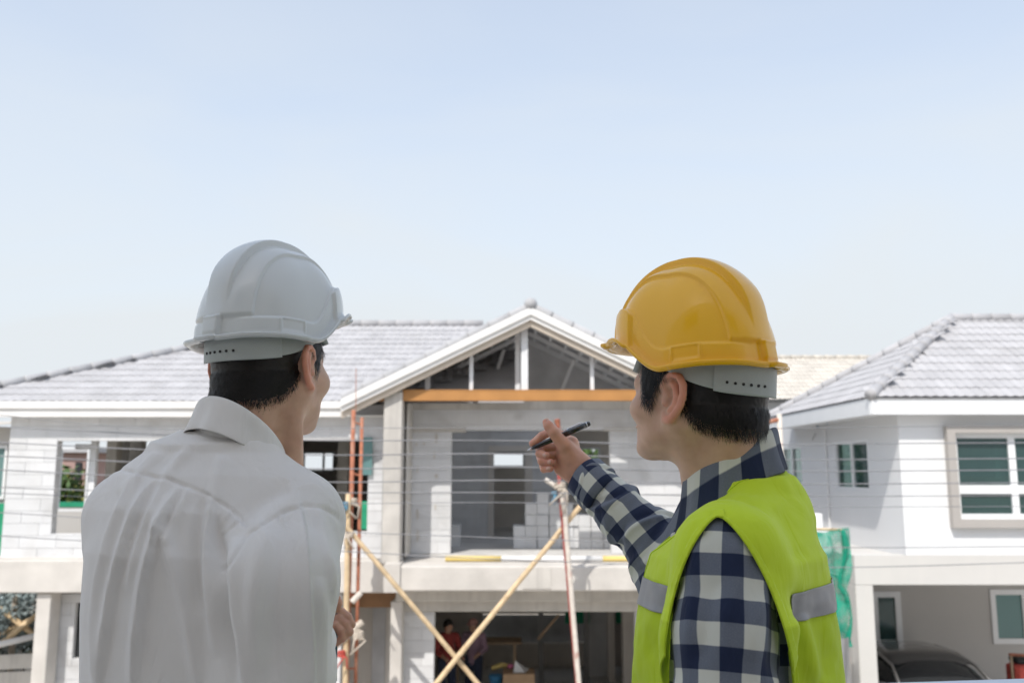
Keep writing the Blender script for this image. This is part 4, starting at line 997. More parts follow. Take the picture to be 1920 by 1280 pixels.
def chaikin(pts, n=3):
    P = np.array(pts, float)
    for _ in range(n if len(P) > 2 else 0):
        A = P[:-1]*.75+P[1:]*.25; B_ = P[:-1]*.25+P[1:]*.75; P = np.concatenate([P[:1], np.stack([A,B_],1).reshape(-1,2), P[-1:]])
    return P
def px_xz(pts, Y): return [at(x,y,Y)[[0,2]] for x,y in chaikin(pts, 2)]
def shear_to(P, Y):
    """where vertices fall on the plane at distance Y, so that folds can be laid along drawn lines"""
    s = Y/P[:,1]; return np.stack([P[:,0]*s, CAM[2]+(P[:,2]-CAM[2])*s], 1)
def solidify(o, t, offset=-1.0):
    m = o.modifiers.new('thickness', 'SOLIDIFY'); m.thickness = t; m.offset = offset; return o

# ------------------------------------------------------------------ materials for people
def skin_mat():
    m, nt, b = new_mat('skin'); N = nt.nodes; L = nt.links
    g = N.new('ShaderNodeNewGeometry'); a = N.new('ShaderNodeAttribute'); a.attribute_name = 'tint'
    n = N.new('ShaderNodeTexNoise'); n.inputs['Scale'].default_value = 35; n.inputs['Detail'].default_value = 5; L.new(g.outputs['Position'], n.inputs['Vector'])
    r = N.new('ShaderNodeValToRGB'); r.color_ramp.elements[0].color = (.54,.325,.225,1); r.color_ramp.elements[1].color = (.68,.445,.32,1)
    r.color_ramp.elements[0].position = .3; r.color_ramp.elements[1].position = .7; L.new(n.outputs['Fac'], r.inputs['Fac'])
    mx = N.new('ShaderNodeMix'); mx.data_type = 'RGBA'; mx.blend_type = 'MULTIPLY'; mx.inputs['Factor'].default_value = 1
    L.new(r.outputs['Color'], mx.inputs['A']); L.new(a.outputs['Vector'], mx.inputs['B']); L.new(mx.outputs['Result'], b.inputs['Base Color'])
    b.inputs['Roughness'].default_value = .5; b.inputs['Subsurface Weight'].default_value = .35; b.inputs['Subsurface Radius'].default_value = (.012,.004,.002); b.inputs['Subsurface Scale'].default_value = .5
    n2 = N.new('ShaderNodeTexNoise'); n2.inputs['Scale'].default_value = 900; n2.inputs['Detail'].default_value = 2; L.new(g.outputs['Position'], n2.inputs['Vector'])
    bp = N.new('ShaderNodeBump'); bp.inputs['Distance'].default_value = .0004; bp.inputs['Strength'].default_value = .6; L.new(n2.outputs['Fac'], bp.inputs['Height']); L.new(bp.outputs['Normal'], b.inputs['Normal'])
    return m
def wrinkle(N, L, g, vec, height, normal_in, amt):
    mp = N.new('ShaderNodeMapping'); mp.inputs['Scale'].default_value = (26, 26, 7); mp.inputs['Rotation'].default_value = (.12, .2, .1); L.new(vec, mp.inputs['Vector'])
    n = N.new('ShaderNodeTexNoise'); n.inputs['Scale'].default_value = 1; n.inputs['Detail'].default_value = 3; n.inputs['Distortion'].default_value = .8; L.new(mp.outputs['Vector'], n.inputs['Vector'])
    pp = N.new('ShaderNodeMath'); pp.operation = 'PINGPONG'; pp.inputs[1].default_value = .25; L.new(n.outputs['Fac'], pp.inputs[0])
    b1 = N.new('ShaderNodeBump'); b1.inputs['Distance'].default_value = amt; b1.inputs['Strength'].default_value = 1; L.new(pp.outputs[0], b1.inputs['Height'])
    b2 = N.new('ShaderNodeBump'); b2.inputs['Distance'].default_value = .0004; b2.inputs['Strength'].default_value = .6; L.new(height, b2.inputs['Height']); L.new(b1.outputs['Normal'], b2.inputs['Normal']); L.new(b2.outputs['Normal'], normal_in)
def cloth_mat(name, col, weave=1400, trans=0.0, rough=.85, sheen=.15, var=.05, wr=.0042):
    m, nt, b = new_mat(name); N = nt.nodes; L = nt.links
    g = N.new('ShaderNodeNewGeometry'); n = N.new('ShaderNodeTexNoise'); n.inputs['Scale'].default_value = 9; n.inputs['Detail'].default_value = 4; L.new(g.outputs['Position'], n.inputs['Vector'])
    mr = N.new('ShaderNodeMapRange'); mr.inputs['To Min'].default_value = 1-var; mr.inputs['To Max'].default_value = 1+var; L.new(n.outputs['Fac'], mr.inputs['Value'])
    v = N.new('ShaderNodeVectorMath'); v.operation = 'SCALE'; v.inputs[0].default_value = col; L.new(mr.outputs['Result'], v.inputs['Scale']); L.new(v.outputs['Vector'], b.inputs['Base Color'])
    b.inputs['Roughness'].default_value = rough; b.inputs['Sheen Weight'].default_value = sheen; b.inputs['Specular IOR Level'].default_value = .2
    n2 = N.new('ShaderNodeTexNoise'); n2.inputs['Scale'].default_value = weave; n2.inputs['Detail'].default_value = 1; L.new(g.outputs['Position'], n2.inputs['Vector'])
    wrinkle(N, L, g, g.outputs['Position'], n2.outputs['Fac'], b.inputs['Normal'], wr)
    if trans:
        t = N.new('ShaderNodeBsdfTranslucent'); L.new(v.outputs['Vector'], t.inputs['Color']); ms = N.new('ShaderNodeMixShader'); ms.inputs['Fac'].default_value = trans
        L.new(b.outputs[0], ms.inputs[1]); L.new(t.outputs[0], ms.inputs[2]); L.new(ms.outputs[0], N['Material Output'].inputs['Surface'])
    return m
def check_mat():
    m, nt, b = new_mat('checked_cotton'); N = nt.nodes; L = nt.links
    a = N.new('ShaderNodeAttribute'); a.attribute_name = 'chk'; sp = N.new('ShaderNodeSeparateXYZ'); L.new(a.outputs['Vector'], sp.inputs[0])
    g = N.new('ShaderNodeNewGeometry'); nw = N.new('ShaderNodeTexNoise'); nw.inputs['Scale'].default_value = 700; nw.inputs['Detail'].default_value = 2; L.new(g.outputs['Position'], nw.inputs['Vector'])
    def band(out):
        f = N.new('ShaderNodeMath'); f.operation = 'FRACT'; L.new(out, f.inputs[0])
        p = N.new('ShaderNodeMath'); p.operation = 'PINGPONG'; L.new(f.outputs[0], p.inputs[0]); p.inputs[1].default_value = .5
        r = N.new('ShaderNodeMapRange'); r.inputs['From Min'].default_value = .238; r.inputs['From Max'].default_value = .262; L.new(p.outputs[0], r.inputs['Value']); return r.outputs['Result']
    s = N.new('ShaderNodeMath'); s.operation = 'ADD'; L.new(band(sp.outputs['X']), s.inputs[0]); L.new(band(sp.outputs['Y']), s.inputs[1])
    h = N.new('ShaderNodeMath'); h.operation = 'MULTIPLY'; L.new(s.outputs[0], h.inputs[0]); h.inputs[1].default_value = .5
    nz = N.new('ShaderNodeMath'); nz.operation = 'MULTIPLY_ADD'; L.new(nw.outputs['Fac'], nz.inputs[0]); nz.inputs[1].default_value = .12; nz.inputs[2].default_value = -.06
    ad = N.new('ShaderNodeMath'); ad.operation = 'ADD'; L.new(h.outputs[0], ad.inputs[0]); L.new(nz.outputs[0], ad.inputs[1])
    r = N.new('ShaderNodeValToRGB'); e = r.color_ramp.elements; e[0].color = (.62,.63,.56,1); e[1].color = (.017,.026,.062,1); e[0].position = .06; e[1].position = .94
    q = e.new(.5); q.color = (.145,.165,.205,1); L.new(ad.outputs[0], r.inputs['Fac']); L.new(r.outputs['Color'], b.inputs['Base Color'])
    b.inputs['Roughness'].default_value = .9; b.inputs['Sheen Weight'].default_value = .1; b.inputs['Specular IOR Level'].default_value = .2
    wrinkle(N, L, g, g.outputs['Position'], nw.outputs['Fac'], b.inputs['Normal'], .0042)
    return m
def shell_mat(name, col):
    m = mat(name, col, .42, .02, 4, 0, coat=.75, spec=.25); b = m.node_tree.nodes['Principled BSDF']
    b.inputs['Coat Roughness'].default_value = .035; b.inputs['Coat IOR'].default_value = 1.5; N = m.node_tree.nodes; L = m.node_tree.links; g = N.new('ShaderNodeNewGeometry')
    n = N.new('ShaderNodeTexNoise'); n.inputs['Scale'].default_value = 14; n.inputs['Detail'].default_value = 8; n.inputs['Distortion'].default_value = 1.5; L.new(g.outputs['Position'], n.inputs['Vector'])
    r = N.new('ShaderNodeMapRange'); r.inputs['From Min'].default_value = .45; r.inputs['From Max'].default_value = .72; r.inputs['To Min'].default_value = .025; r.inputs['To Max'].default_value = .22; L.new(n.outputs['Fac'], r.inputs['Value']); L.new(r.outputs['Result'], b.inputs['Coat Roughness'])
    v = N.new('ShaderNodeTexVoronoi'); v.feature = 'DISTANCE_TO_EDGE'; mpn = N.new('ShaderNodeMapping'); mpn.inputs['Scale'].default_value = (60,9,30); mpn.inputs['Rotation'].default_value = (.5,.7,.3); L.new(g.outputs['Position'], mpn.inputs['Vector']); L.new(mpn.outputs['Vector'], v.inputs['Vector'])
    r2 = N.new('ShaderNodeMapRange'); r2.inputs['From Max'].default_value = .02; L.new(v.outputs['Distance'], r2.inputs['Value']); bp = N.new('ShaderNodeBump'); bp.inputs['Distance'].default_value = .00006; bp.inputs['Strength'].default_value = .35; L.new(r2.outputs['Result'], bp.inputs['Height']); L.new(bp.outputs['Normal'], b.inputs['Coat Normal'])
    return m
M['skin'] = skin_mat(); M['white_shirt'] = cloth_mat('white_cotton', (.84,.825,.80), trans=.10); M['check'] = check_mat()
M['vest'] = cloth_mat('neon_yellow_green_polyester', (.70,.89,.045), 900, .18, .7)
_nt = M['vest'].node_tree; _N = _nt.nodes; _L = _nt.links          # lower panels are knitted mesh, a little see-through
_o = _N['Material Output']; _src = _o.inputs['Surface'].links[0].from_socket
_g = _N.new('ShaderNodeNewGeometry'); _s = _N.new('ShaderNodeSeparateXYZ'); _L.new(_g.outputs['Position'], _s.inputs[0])
_m = _N.new('ShaderNodeMapRange'); _m.inputs['From Min'].default_value = FL2+1.262; _m.inputs['From Max'].default_value = FL2+1.266; _m.inputs['To Min'].default_value = .26; _m.inputs['To Max'].default_value = 0
_L.new(_s.outputs['Z'], _m.inputs['Value']); _t = _N.new('ShaderNodeBsdfTransparent'); _x = _N.new('ShaderNodeMixShader'); _L.new(_m.outputs['Result'], _x.inputs['Fac']); _L.new(_src, _x.inputs[1]); _L.new(_t.outputs[0], _x.inputs[2]); _L.new(_x.outputs[0], _o.inputs['Surface'])
M['strip'] = mat('grey_reflective_tape', (.30,.30,.31), .45, .08, 40, .0004, 900, metal=.25)
M['hat_white'] = shell_mat('white_abs_shell', (.63,.66,.655)); M['hat_yellow'] = shell_mat('yellow_abs_shell', (.92,.49,.002))
M['band'] = cloth_mat('pale_translucent_plastic', (.62,.66,.64), 300, .35, .35, 0, wr=.0); M['band_hole'] = mat('dark_hole', (.03,.03,.03), .8, 0, 1)
M['hair'] = mat('black_hair', (.012,.010,.009), .42, .3, 60, spec=.35); M['trouser'] = cloth_mat('dark_trousers', (.05,.055,.07)); M['shoe'] = mat('black_leather', (.02,.02,.02), .35, .1, 9)
M['pen_black'] = mat('black_lacquer', (.006,.006,.007), .12, 0, 2, coat=1.0); M['silver'] = mat('polished_steel', (.72,.73,.75), .15, .03, 20, metal=1.0)
M['tablet'] = mat('pale_blue_tablet_case', (.34,.47,.60), .35, .03, 6); M['tablet_edge'] = mat('dark_blue_case_edge', (.05,.10,.16), .4, .03, 6)
M['eye_white'] = mat('eye', (.75,.73,.70), .15, .02, 4); M['iris'] = mat('dark_iris', (.02,.012,.008), .1, .1, 60); M['nail'] = mat('fingernail', (.66,.40,.31), .3, .04, 60, coat=.3); M['button'] = mat('white_button', (.7,.7,.68), .3, .04, 60)

# ------------------------------------------------------------------ head
def head_parts(H, Fm, neck_to, neck_r=(.058,.064), s=1.0, short=1.0):
    """returns sdf in world space; H: point between the ears; Fm: rows forward, left, up"""
    def loc(P): return (P-H) @ Fm.T / s
    nt_ = (np.asarray(neck_to)-H) @ Fm.T / s
    def ears(p):
        p = p*np.array([.82,1,1.0])
        d = np.full(len(p), 1.0)
        for sd in (1,-1):
            q = p*np.array([1,sd,1]); m = (q[:,1] > .03)
            if not m.any(): continue
            e = q[m]
            def E(f, u, dn=0): return (f-.004, .0755 + .003 + (.012-f)*.30 + dn, u-.002)
            hx = [E(.006,.004,-.004),E(.013,.018),E(.010,.030),E(-.001,.036),(E(-.013,.033)),E(-.0205,.021),E(-.0215,.007),E(-.018,-.008),E(-.011,-.020),E(-.003,-.029),E(.006,-.030,-.003),E(.009,-.021,-.004)]
            a = chain(e, hx, [.0035,.0042,.0044,.0046,.0048,.0048,.0046,.0045,.005,.0062,.006,.004])
            ah = [E(.001,.024,-.002),E(-.008,.016,-.001),E(-.0115,.004),E(-.009,-.009,-.001),E(-.001,-.016,-.002)]
            a = smin(a, chain(e, ah, [.003,.004,.0044,.0042,.004]), .003)
            # back plate of the ear
            bp_ = [E(.004,.02,-.006),E(-.008,.02,-.006),E(-.011,.0,-.007),E(-.004,-.015,-.007)]
            a = smin(a, chain(e, bp_, [.004,.005,.006,.006]), .005)
            a = smin(a, cap(e, E(.011,.003,-.004), E(.009,-.006,-.002), .0045), .003)
            d[m] = np.minimum(d[m], a)
        return d
    def skull(p):
        p = p.copy(); p[:,2] = np.where(p[:,2] < 0, p[:,2]/short, p[:,2]); ab = np.stack([p[:,0], np.abs(p[:,1]), p[:,2]], 1)
        d = ell(p, (-.007,0,.036), (.099,.078,.097))
        d = smin(d, ell(p, (.030,0,-.018), (.062,.069,.088)), .03)
        d = smin(d, ell(p, (.038,0,-.070), (.052,.056,.046)), .03)
        d = smin(d, cap(ab, (-.002,.056,-.042), (.068,.024,-.103), .018, .016), .025)
        d = smin(d, ell(p, (.080,0,-.103), (.020,.022,.017)), .02)
        d = smin(d, ell(ab, (.056,.054,-.024), (.026,.021,.024)), .022)
        d = smin(d, cap(ab, (.076,.043,.021), (.090,.0,.022), .010, .011), .016)
        d = smax(d, -ell(ab, (.094,.031,.001), (.014,.019,.011)), .012)
        d = smin(d, ell(ab, (.078,.031,.0), (.0125,.0145,.0115)), .004)
        d = smin(d, cap(p, (.092,0,.012), (.106,0,-.030), .007, .0105), .012)
        d = smin(d, ell(ab, (.098,.012,-.034), (.010,.008,.008)), .006)
        d = smin(d, ell(p, (.0945,0,-.060), (.010,.024,.007)), .006); d = smin(d, ell(p, (.0935,0,-.071), (.010,.020,.007)), .006)
        return d
    def neck(p):
        d = cap(p, (-.028,0,-.03), nt_, neck_r[0], neck_r[1])
        d = smin(d, cap(p, (-.052,0,-.02), nt_ + np.array([-.022,0,0]), .044, .05), .03)
        ab = np.stack([p[:,0], np.abs(p[:,1]), p[:,2]], 1)
        return smin(d, cap(ab, (-.012,.055,-.035), nt_ + np.array([.026,.016,-.01]), .013, .014), .03)
    def sdf(P):
        p = loc(P); d = smin(skull(p), neck(p), .028); return smin(d, ears(p), .006)*s
    def scalp(P):
        p = loc(P); return smin(skull(p), neck(p), .028)*s
    return sdf, scalp, loc

def make_hair(person, H, Fm, scalp, loc, region, n_str, seed, length=(.012,.02), thick=.0045):
    """short hair: a shell over the scalp with many single strands; region(p) > 0 where hair grows"""
    lo = H - .16; hi = H + .16
    def fn(P):
        p = loc(P); a = np.arctan2(np.abs(p[:,1]), -p[:,0]); u = np.clip((p[:,2]+.016)/.014, 0, 1)*(a < 1.55)
        return scalp(P) - thick*(1-.85*u) + .0006*vnoise(P*200, 3)
    V, Q = surf(fn, lo, hi, .0028, 1)
    T = tris(Q); rr = region(loc(V)); r = rr + .004*vnoise(V*300, 8) + .003*vnoise(V*700, 9)
    V2, T2, _ = clip_mesh(V, T, r - .005)
    hair = mesh_obj('hair', V2, T2.astype(np.int32), M['hair'], person, True)
    V2, T2, (rv,) = clip_mesh(V, T, rr + .016, (rr[:,None],))
    g = np.random.default_rng(seed); a = V2[T2]; N = np.cross(a[:,1]-a[:,0], a[:,2]-a[:,0]); ar = np.linalg.norm(N,axis=1); N = N/(ar[:,None]+1e-12)
    wt = ar*np.clip(np.exp(rv[T2].mean(1)[:,0]/.0055), 0, 1); n_str = int(n_str*1.5)
    pick = g.choice(len(T2), n_str, p=wt/wt.sum()); w = g.dirichlet((1,1,1), n_str); B = (a[pick]*w[:,:,None]).sum(1); Nn = N[pick]; pl = loc(B); al = np.arctan2(np.abs(pl[:,1]), -pl[:,0]); ok = (pl[:,2] < -.002) | (al > 1.6); B = B[ok]; Nn = Nn[ok]; n_str = len(B)
    low_ = region(pl[ok]); B = B - Nn*(thick*np.clip(-low_/.006+.35, 0, 1))[:,None]
    down = -Fm[2]; back = -Fm[0]
    D = down*1.0 + back*.25 + g.normal(size=(n_str,3))*.22; D -= (D*Nn).sum(1)[:,None]*Nn; D /= np.linalg.norm(D,axis=1)[:,None]
    Ln = (g.uniform(length[0], length[1], n_str)*np.clip(1+low_/.025, .35, 1))[:,None]
    S = np.cross(D, Nn); wd = g.uniform(.00016,.00034,n_str)[:,None]
    base = B - Nn*.001; mid = base + D*Ln*.5 + Nn*.0022; tip = base + D*Ln + Nn*g.uniform(.0,.004,n_str)[:,None]
    VV = np.stack([base-S*wd, base+S*wd, mid+S*wd*.8, mid-S*wd*.8, tip], 1).reshape(-1,3)
    k = np.arange(n_str)*5
    FF = [tuple(x) for x in np.stack([k,k+1,k+2,k+3],1)] + [tuple(x) for x in np.stack([k+3,k+2,k+4],1)]
    tag(mesh_obj('hair_strands', VV, FF, M['hair'], hair), kind='stuff')
    return hair

# ------------------------------------------------------------------ hard hat
def hard_hat(label, H, Fm, shell_m, rear_pad, BF, hs=1.0):
    loc0 = H
    hat = thing('hard_hat', label, 'helmet', tuple(H))
    def W(p): return H + (np.asarray(p)*hs) @ Fm
    nt, nr = 480, 150
    th = np.linspace(0, 2*math.pi, nt, endpoint=False)
    af, ab, bw, Hh, z0 = .111, .120, .100, .157, .046
    ss = lambda a, b, x: (lambda t: t*t*(3-2*t))(np.clip((x-a)/(b-a), 0, 1))
    cth, sth = np.cos(th), np.sin(th)
    ang = np.abs(np.arctan2(sth, cth))                    # 0 = front
    # rim height: raised across the front, low over ears and nape
    zr = z0 + .060*(1 - ss(R_(52), R_(98), ang)) - .006*ss(R_(120), R_(180), ang)
    A = np.where(cth >= 0, af, ab)
    rad = 1/((np.abs(cth)/A)**2.15 + (np.abs(sth)/bw)**2.15)**(1/2.15)
    rows = []
    for i in range(nr):
        f = i/(nr-1); ph = f*math.pi/2
        hx = math.cos(ph)**.88; hz = math.sin(ph)**.92
        x = rad*cth*hx; y = rad*sth*hx; z = zr + (z0+Hh-zr)*hz
        taper = 1 - .05*hz
        rows.append(np.stack([x*taper, y*taper, z], 1))
    G = np.stack(rows)                                    # nr, nt, 3
    c = np.array([0,0,z0-.01]); Nn = G - c; Nn = Nn/np.array([A.mean()**2, bw**2, (Hh*.95)**2]); Nn /= np.linalg.norm(Nn, axis=2)[:,:,None]
    x, y, z = G[...,0], G[...,1], G[...,2]; h = (z-z0)/Hh
    ay = np.abs(y)
    # centre ridge, its shoulders, and side panels set in
    fade = ss(.22, .66, h)
    ridge = .0105*(1-ss(.0205, .0242, ay))*fade
    ridge += .0035*(1-ss(.0, .019, ay))*0
    yb = .050 + .012*(1-h)
    plate = .0050*(1-ss(-.0014, .0014, ay-yb))*ss(.10,.16,h + .10*(x>0.02)*0)
    frontp = 0*x
    # belt above the brim, with raised slot blocks and rear lug
    belt_top = .021 + .034*ss(.0,.075,x)
    belt = .0040*(1-ss(-.0022,.0022,(z-zr[None,:])-belt_top*(1-.55*ss(.03,.09,x))))*ss(.03,.06,ay)
    slot = .0060*(1-ss(.017,.0205,np.abs(x-.058)))*(1-ss(.0185,.022,np.abs(z-zr[None,:]-.015)))*ss(.05,.06,ay)
    lug = .009*(1-ss(.013,.017,ay))*(1-ss(.012,.016,np.abs(z-zr[None,:]-.013)))*(x<0)
    rectx = np.abs(x+.046); rectz = np.abs(z-zr[None,:]-.0105)
    inside = np.maximum(rectx-.019, rectz-.0100)
    rect = .0022*np.exp(-(inside/.0016)**2)*ss(.05,.06,ay)
    G = G + Nn*(ridge+plate+belt+slot+lug+rect)[:,:,None]
    # brim: flares out of the rim; long peak in front, shallow gutter
    peak = np.exp(-(ang/R_(33))**4)
    out = np.stack([cth*bw*bw/rad if False else cth, sth, 0*cth], 1)
    brim = []
    for k, (o, dz) in enumerate([(.0005,-.003),(.002,-.008),(.005,-.0112),(.009,-.0118),(.0118,-.0100),(.0124,-.0085)]):
        q = k/5
        ext = o + peak*.017*q**1.3
        b0 = G[0] + out*ext[:,None]; b0[:,2] = zr + dz*.9 - peak*(.004*q - .010*q**2) ; brim.append(b0)
    allr = np.concatenate([np.stack(brim[::-1]), G]); R = len(allr)
    V = allr.reshape(-1,3)
    i = np.arange(R-1)[:,None]; j = np.arange(nt)[None,:]; j2 = (j+1)%nt
    F = np.stack([np.broadcast_to(i*nt+j,(R-1,nt)), np.broadcast_to(i*nt+j2,(R-1,nt)), np.broadcast_to((i+1)*nt+j2,(R-1,nt)), np.broadcast_to((i+1)*nt+j,(R-1,nt))], 2).reshape(-1,4)
    sh = mesh_obj('shell', W(V), F, shell_m, hat, True); solidify(sh, .0026)
    # rolled lip along the brim edge
    P = [W(p) for p in brim[-1][::4]]; P.append(P[0]); MB().tube(P, .0020, 8, False).build('brim_lip', shell_m, hat, True)
    # head band of the suspension: two overlapping straps round the head, lower at the nape
    def WB(p): return H + (np.asarray(p)*hs) @ BF
    def strap(a0, a1, dr, zlo, zhi, name, n=90):
        t = np.linspace(R_(a0), R_(a1), n); V = []
        for tt in t:
            cx, sy = math.cos(tt), math.sin(tt); r = 1/math.sqrt((cx/(.100 if cx > 0 else .1045))**2 + (sy/.0825)**2) + dr
            back = .5-.5*cx; b_ = back*back*(3-2*back)
            lo_ = .060*(1-b_) + zlo*b_; hi_ = .096*(1-b_) + zhi*b_
            for u in (0,.08,.5,.92,1): V.append(WB((cx*r*(1-.01*u)-.004, sy*r*(1-.01*u), lo_+(hi_-lo_)*u)))
        F = np.array([(i*5+k, i*5+k+1, i*5+6+k, i*5+5+k) for i in range(n-1) for k in range(4)])
        o = mesh_obj(name, np.array(V), F, M['band'], hat, True); solidify(o, .0016, 0); return o
    st = strap(8, 352, .0035, .013, .056, 'headband'); s2 = strap(*rear_pad, .0065, .010, .054, 'rear_strap', 50)
    a0, a1 = rear_pad
    for k in range(6):
        tt = R_(a0 + (a1-a0)*(.12 + k*.075)); cx, sy = math.cos(tt), math.sin(tt); r = 1/math.sqrt((cx/.1045)**2 + (sy/.0825)**2) + .0080
        back = .5-.5*cx; b_ = back*back*(3-2*back); zz = .074*(1-b_) + .025*b_
        o_ = nrm([cx/.1135**2, sy/.0835**2, 0]); pc = np.array([cx*r-.004, sy*r, zz])
        MB().tube([WB(pc-o_*.002), WB(pc+o_*.0003)], .0021, 10).build('hole', M['band_hole'], s2)
    # four suspension clips and the cradle web inside
    for k in range(4):
        t = R_(45+90*k); P = [W((math.cos(t)*.095*q, math.sin(t)*.085*q, .05+.105*(1-q*q)+.0)) for q in np.linspace(1,0,8)]
        MB().tube(P, .006, 6).build('cradle_strap', M['band'], hat, True)
    return hat
# ================================================================== MAN IN WHITE SHIRT
def skin_tint(V, loc, extra=None):
    p = loc(V); t = np.ones((len(V),3))
    ear = np.clip((np.abs(p[:,1])-.078)/.008, 0, 1)*(np.abs(p[:,2]) < .05)*(np.abs(p[:,0]) < .05)
    t = t*(1-ear[:,None]) + ear[:,None]*np.array([1.12,.80,.74])
    lip = np.exp(-(((p[:,0]-.10)/.012)**2 + (p[:,1]/.024)**2 + ((p[:,2]+.065)/.012)**2)**2); t *= 1 - lip[:,None]*np.array([.1,.4,.35])
    return t
def legs(person, base, yaw):
    """trousers and shoes below the frame; the figure stands on the terrace floor"""
    Fm = frame(yaw); o = np.array([base[0], base[1], FL2])
    def W(f,l,z): return o + f*Fm[0] + l*Fm[1] + np.array([0,0,z])
    hipL, hipR = W(0,.09,.92), W(0,-.09,.92)
    def fn(P):
        d = ell((P-W(0,0,.96)) @ Fm.T, (0,0,0), (.125,.18,.14))
        for hp, s in ((hipL,1),(hipR,-1)):
            d = smin(d, chain(P, [hp, W(.02,s*.1,.5), W(-.01,s*.11,.09)], [.10,.072,.058], .02), .05)
        return d
    V,Q = surf(fn, o+np.array([-.35,-.35,.05]), o+np.array([.35,.35,1.12]), .014, 1)
    mesh_obj('trousers', V, Q.astype(np.int32), M['trouser'], person, True)
    for s in (1,-1):
        a, b_ = W(-.05,s*.11,.045), W(.17,s*.13,.032)
        fs = lambda P: np.maximum(smin(cap(P,a,b_,.043,.040), cap(P,W(-.03,s*.11,.1),W(-.02,s*.11,.06),.045), .03), -(P[:,2]-FL2-.001))
        V,Q = surf(fs, np.minimum(a,b_)-.08, np.maximum(a,b_)+.1, .008, 0); mesh_obj('shoe', V, Q.astype(np.int32), M['shoe'], person, True)
def torso_fn(o, Fm, prof, sh, k=.05):
    """lofted trunk; prof rows: z, half depth, half width, forward centre; sh: list of (neck point, shoulder point, r0, r1) in local f,l,z"""
    prof = np.array(prof); zz = prof[:,0]
    def fn(P):
        q = (P-o) @ Fm.T; z = q[:,2]
        d_ = np.interp(z, zz, prof[:,1]); w_ = np.interp(z, zz, prof[:,2]); c_ = np.interp(z, zz, prof[:,3])
        f, l = q[:,0]-c_, q[:,1]
        k0 = np.sqrt((f/d_)**2 + (l/w_)**2); k1 = np.sqrt((f/d_**2)**2 + (l/w_**2)**2) + 1e-6
        d = k0*(k0-1)/k1; d = np.maximum(d, np.maximum(z-zz[-1], zz[0]-z))
        for a, b, r0, r1 in sh: d = smin(d, cap(q, a, b, r0, r1), k)
        return d
    return fn
def apply_folds(V, Q, folds, Y, facing=None, tpr=.3):
    """folds: (pixel polyline, amplitude, width[, sharp side]) raised along the cloth"""
    N = vnormals(V, Q); P2 = shear_to(V, Y); D = np.zeros(len(V)); fc = np.clip((-N[:,1])*2.2+.15, 0, 1) if facing is None else facing
    for pts, amp, wd, *sk in folds:
        d, t, side = poly_dist(P2, px_xz(pts, Y)); tp = np.clip(np.minimum(t/tpr, (1-t)/tpr), 0, 1); tp = tp*tp*(3-2*tp)
        w = wd if not sk else np.where(side*sk[0] > 0, wd*.4, wd*1.5)
        D += amp*np.exp(-(d/w)**2)*tp*fc
    return V + N*D[:,None]

# ---- frame of the figure
B1 = np.array([-.462, 1.385, FL2]); F1 = frame(17)
H1 = np.array([-.398, 1.43, FL2+1.608]); HF1 = frame(19, 3, -2); KF1 = frame(30, -3, -2)
man1 = thing('person', 'man in white long-sleeved shirt and white hard hat holding a tablet', 'person', tuple(B1))
legs(man1, B1, 17)
neck1 = np.array([-.440, 1.410, FL2+1.455])
hd1, sc1, loc1 = head_parts(H1, HF1, neck1, (.057,.064), short=.86)
# right hand holding the tablet
Yh = 1.60
fing = [([(612,1146),(640,1147),(652,1156),(659,1170),(654,1177)], Yh, [.0085,.0085,.0082,.0075,.0068]),
        ([(612,1160),(636,1160),(648,1170),(655,1184),(646,1193)], Yh-.008, [.009,.0088,.0085,.0078,.007]),
        ([(612,1176),(630,1172),(639,1182),(642,1196),(632,1204)], Yh-.016, [.0082,.008,.0078,.007,.0062]),
        ([(618,1150),(628,1140),(633,1130),(633,1122)], Yh-.004, [.010,.0098,.009,.0065])]
def hand1(P):
    d = None
    for pts, Y, r in fing:
        e = chain(P, [at(x,y,Y-.010*i/4) for i,(x,y) in enumerate(pts)], [q_*.93 for q_ in r], .002); d = e if d is None else smin(d, e, .0010)
    palm = chain(P, [at(606,1145,Yh-.0), at(604,1178,Yh-.01)], [.017,.016]); d = smin(d, palm, .006)
    return smin(d, chain(P, [at(600,1165,Yh), at(560,1200,Yh-.05), at(525,1255,Yh-.17)], [.022,.026,.034]), .02)
prof1 = [(.88,.125,.18,0),(1.0,.130,.178,0),(1.12,.138,.182,.0),(1.24,.142,.188,-.002),(1.33,.135,.185,-.008),(1.39,.115,.165,-.012),(1.44,.085,.13,-.012),(1.475,.06,.085,-.005)]
sh1 = [((-.005,.03,1.465),(-.015,.145,1.386),.045,.052), ((-.005,-.03,1.465),(-.010,-.148,1.384),.045,.053)]
trunk1 = torso_fn(B1, F1, prof1, sh1)
V1,Q1 = surf(hd1, np.minimum(H1,neck1)-np.array([.16,.16,.10]), H1+np.array([.16,.16,.16]), .0021)
hlo = at(520,1270,1.40); V2,Q2 = surf(hand1, np.array([-.50,1.36,FL2+1.05]), np.array([-.27,1.68,FL2+1.32]), .0024)
skinny = lambda P: trunk1(P) + .02
V3,Q3 = surf(skinny, B1+np.array([-.4,-.35,.85]), B1+np.array([.4,.35,1.52]), .016, 1)
V = np.concatenate([V1,V2,V3]); Q = np.concatenate([Q1,Q2+len(V1),Q3+len(V1)+len(V2)])
mesh_obj('body', V, Q.astype(np.int32), M['skin'], man1, True, attrs={'tint': np.concatenate([skin_tint(V1,loc1), np.ones((len(V2)+len(V3),3))*np.array([1.0,.9,.9])])})
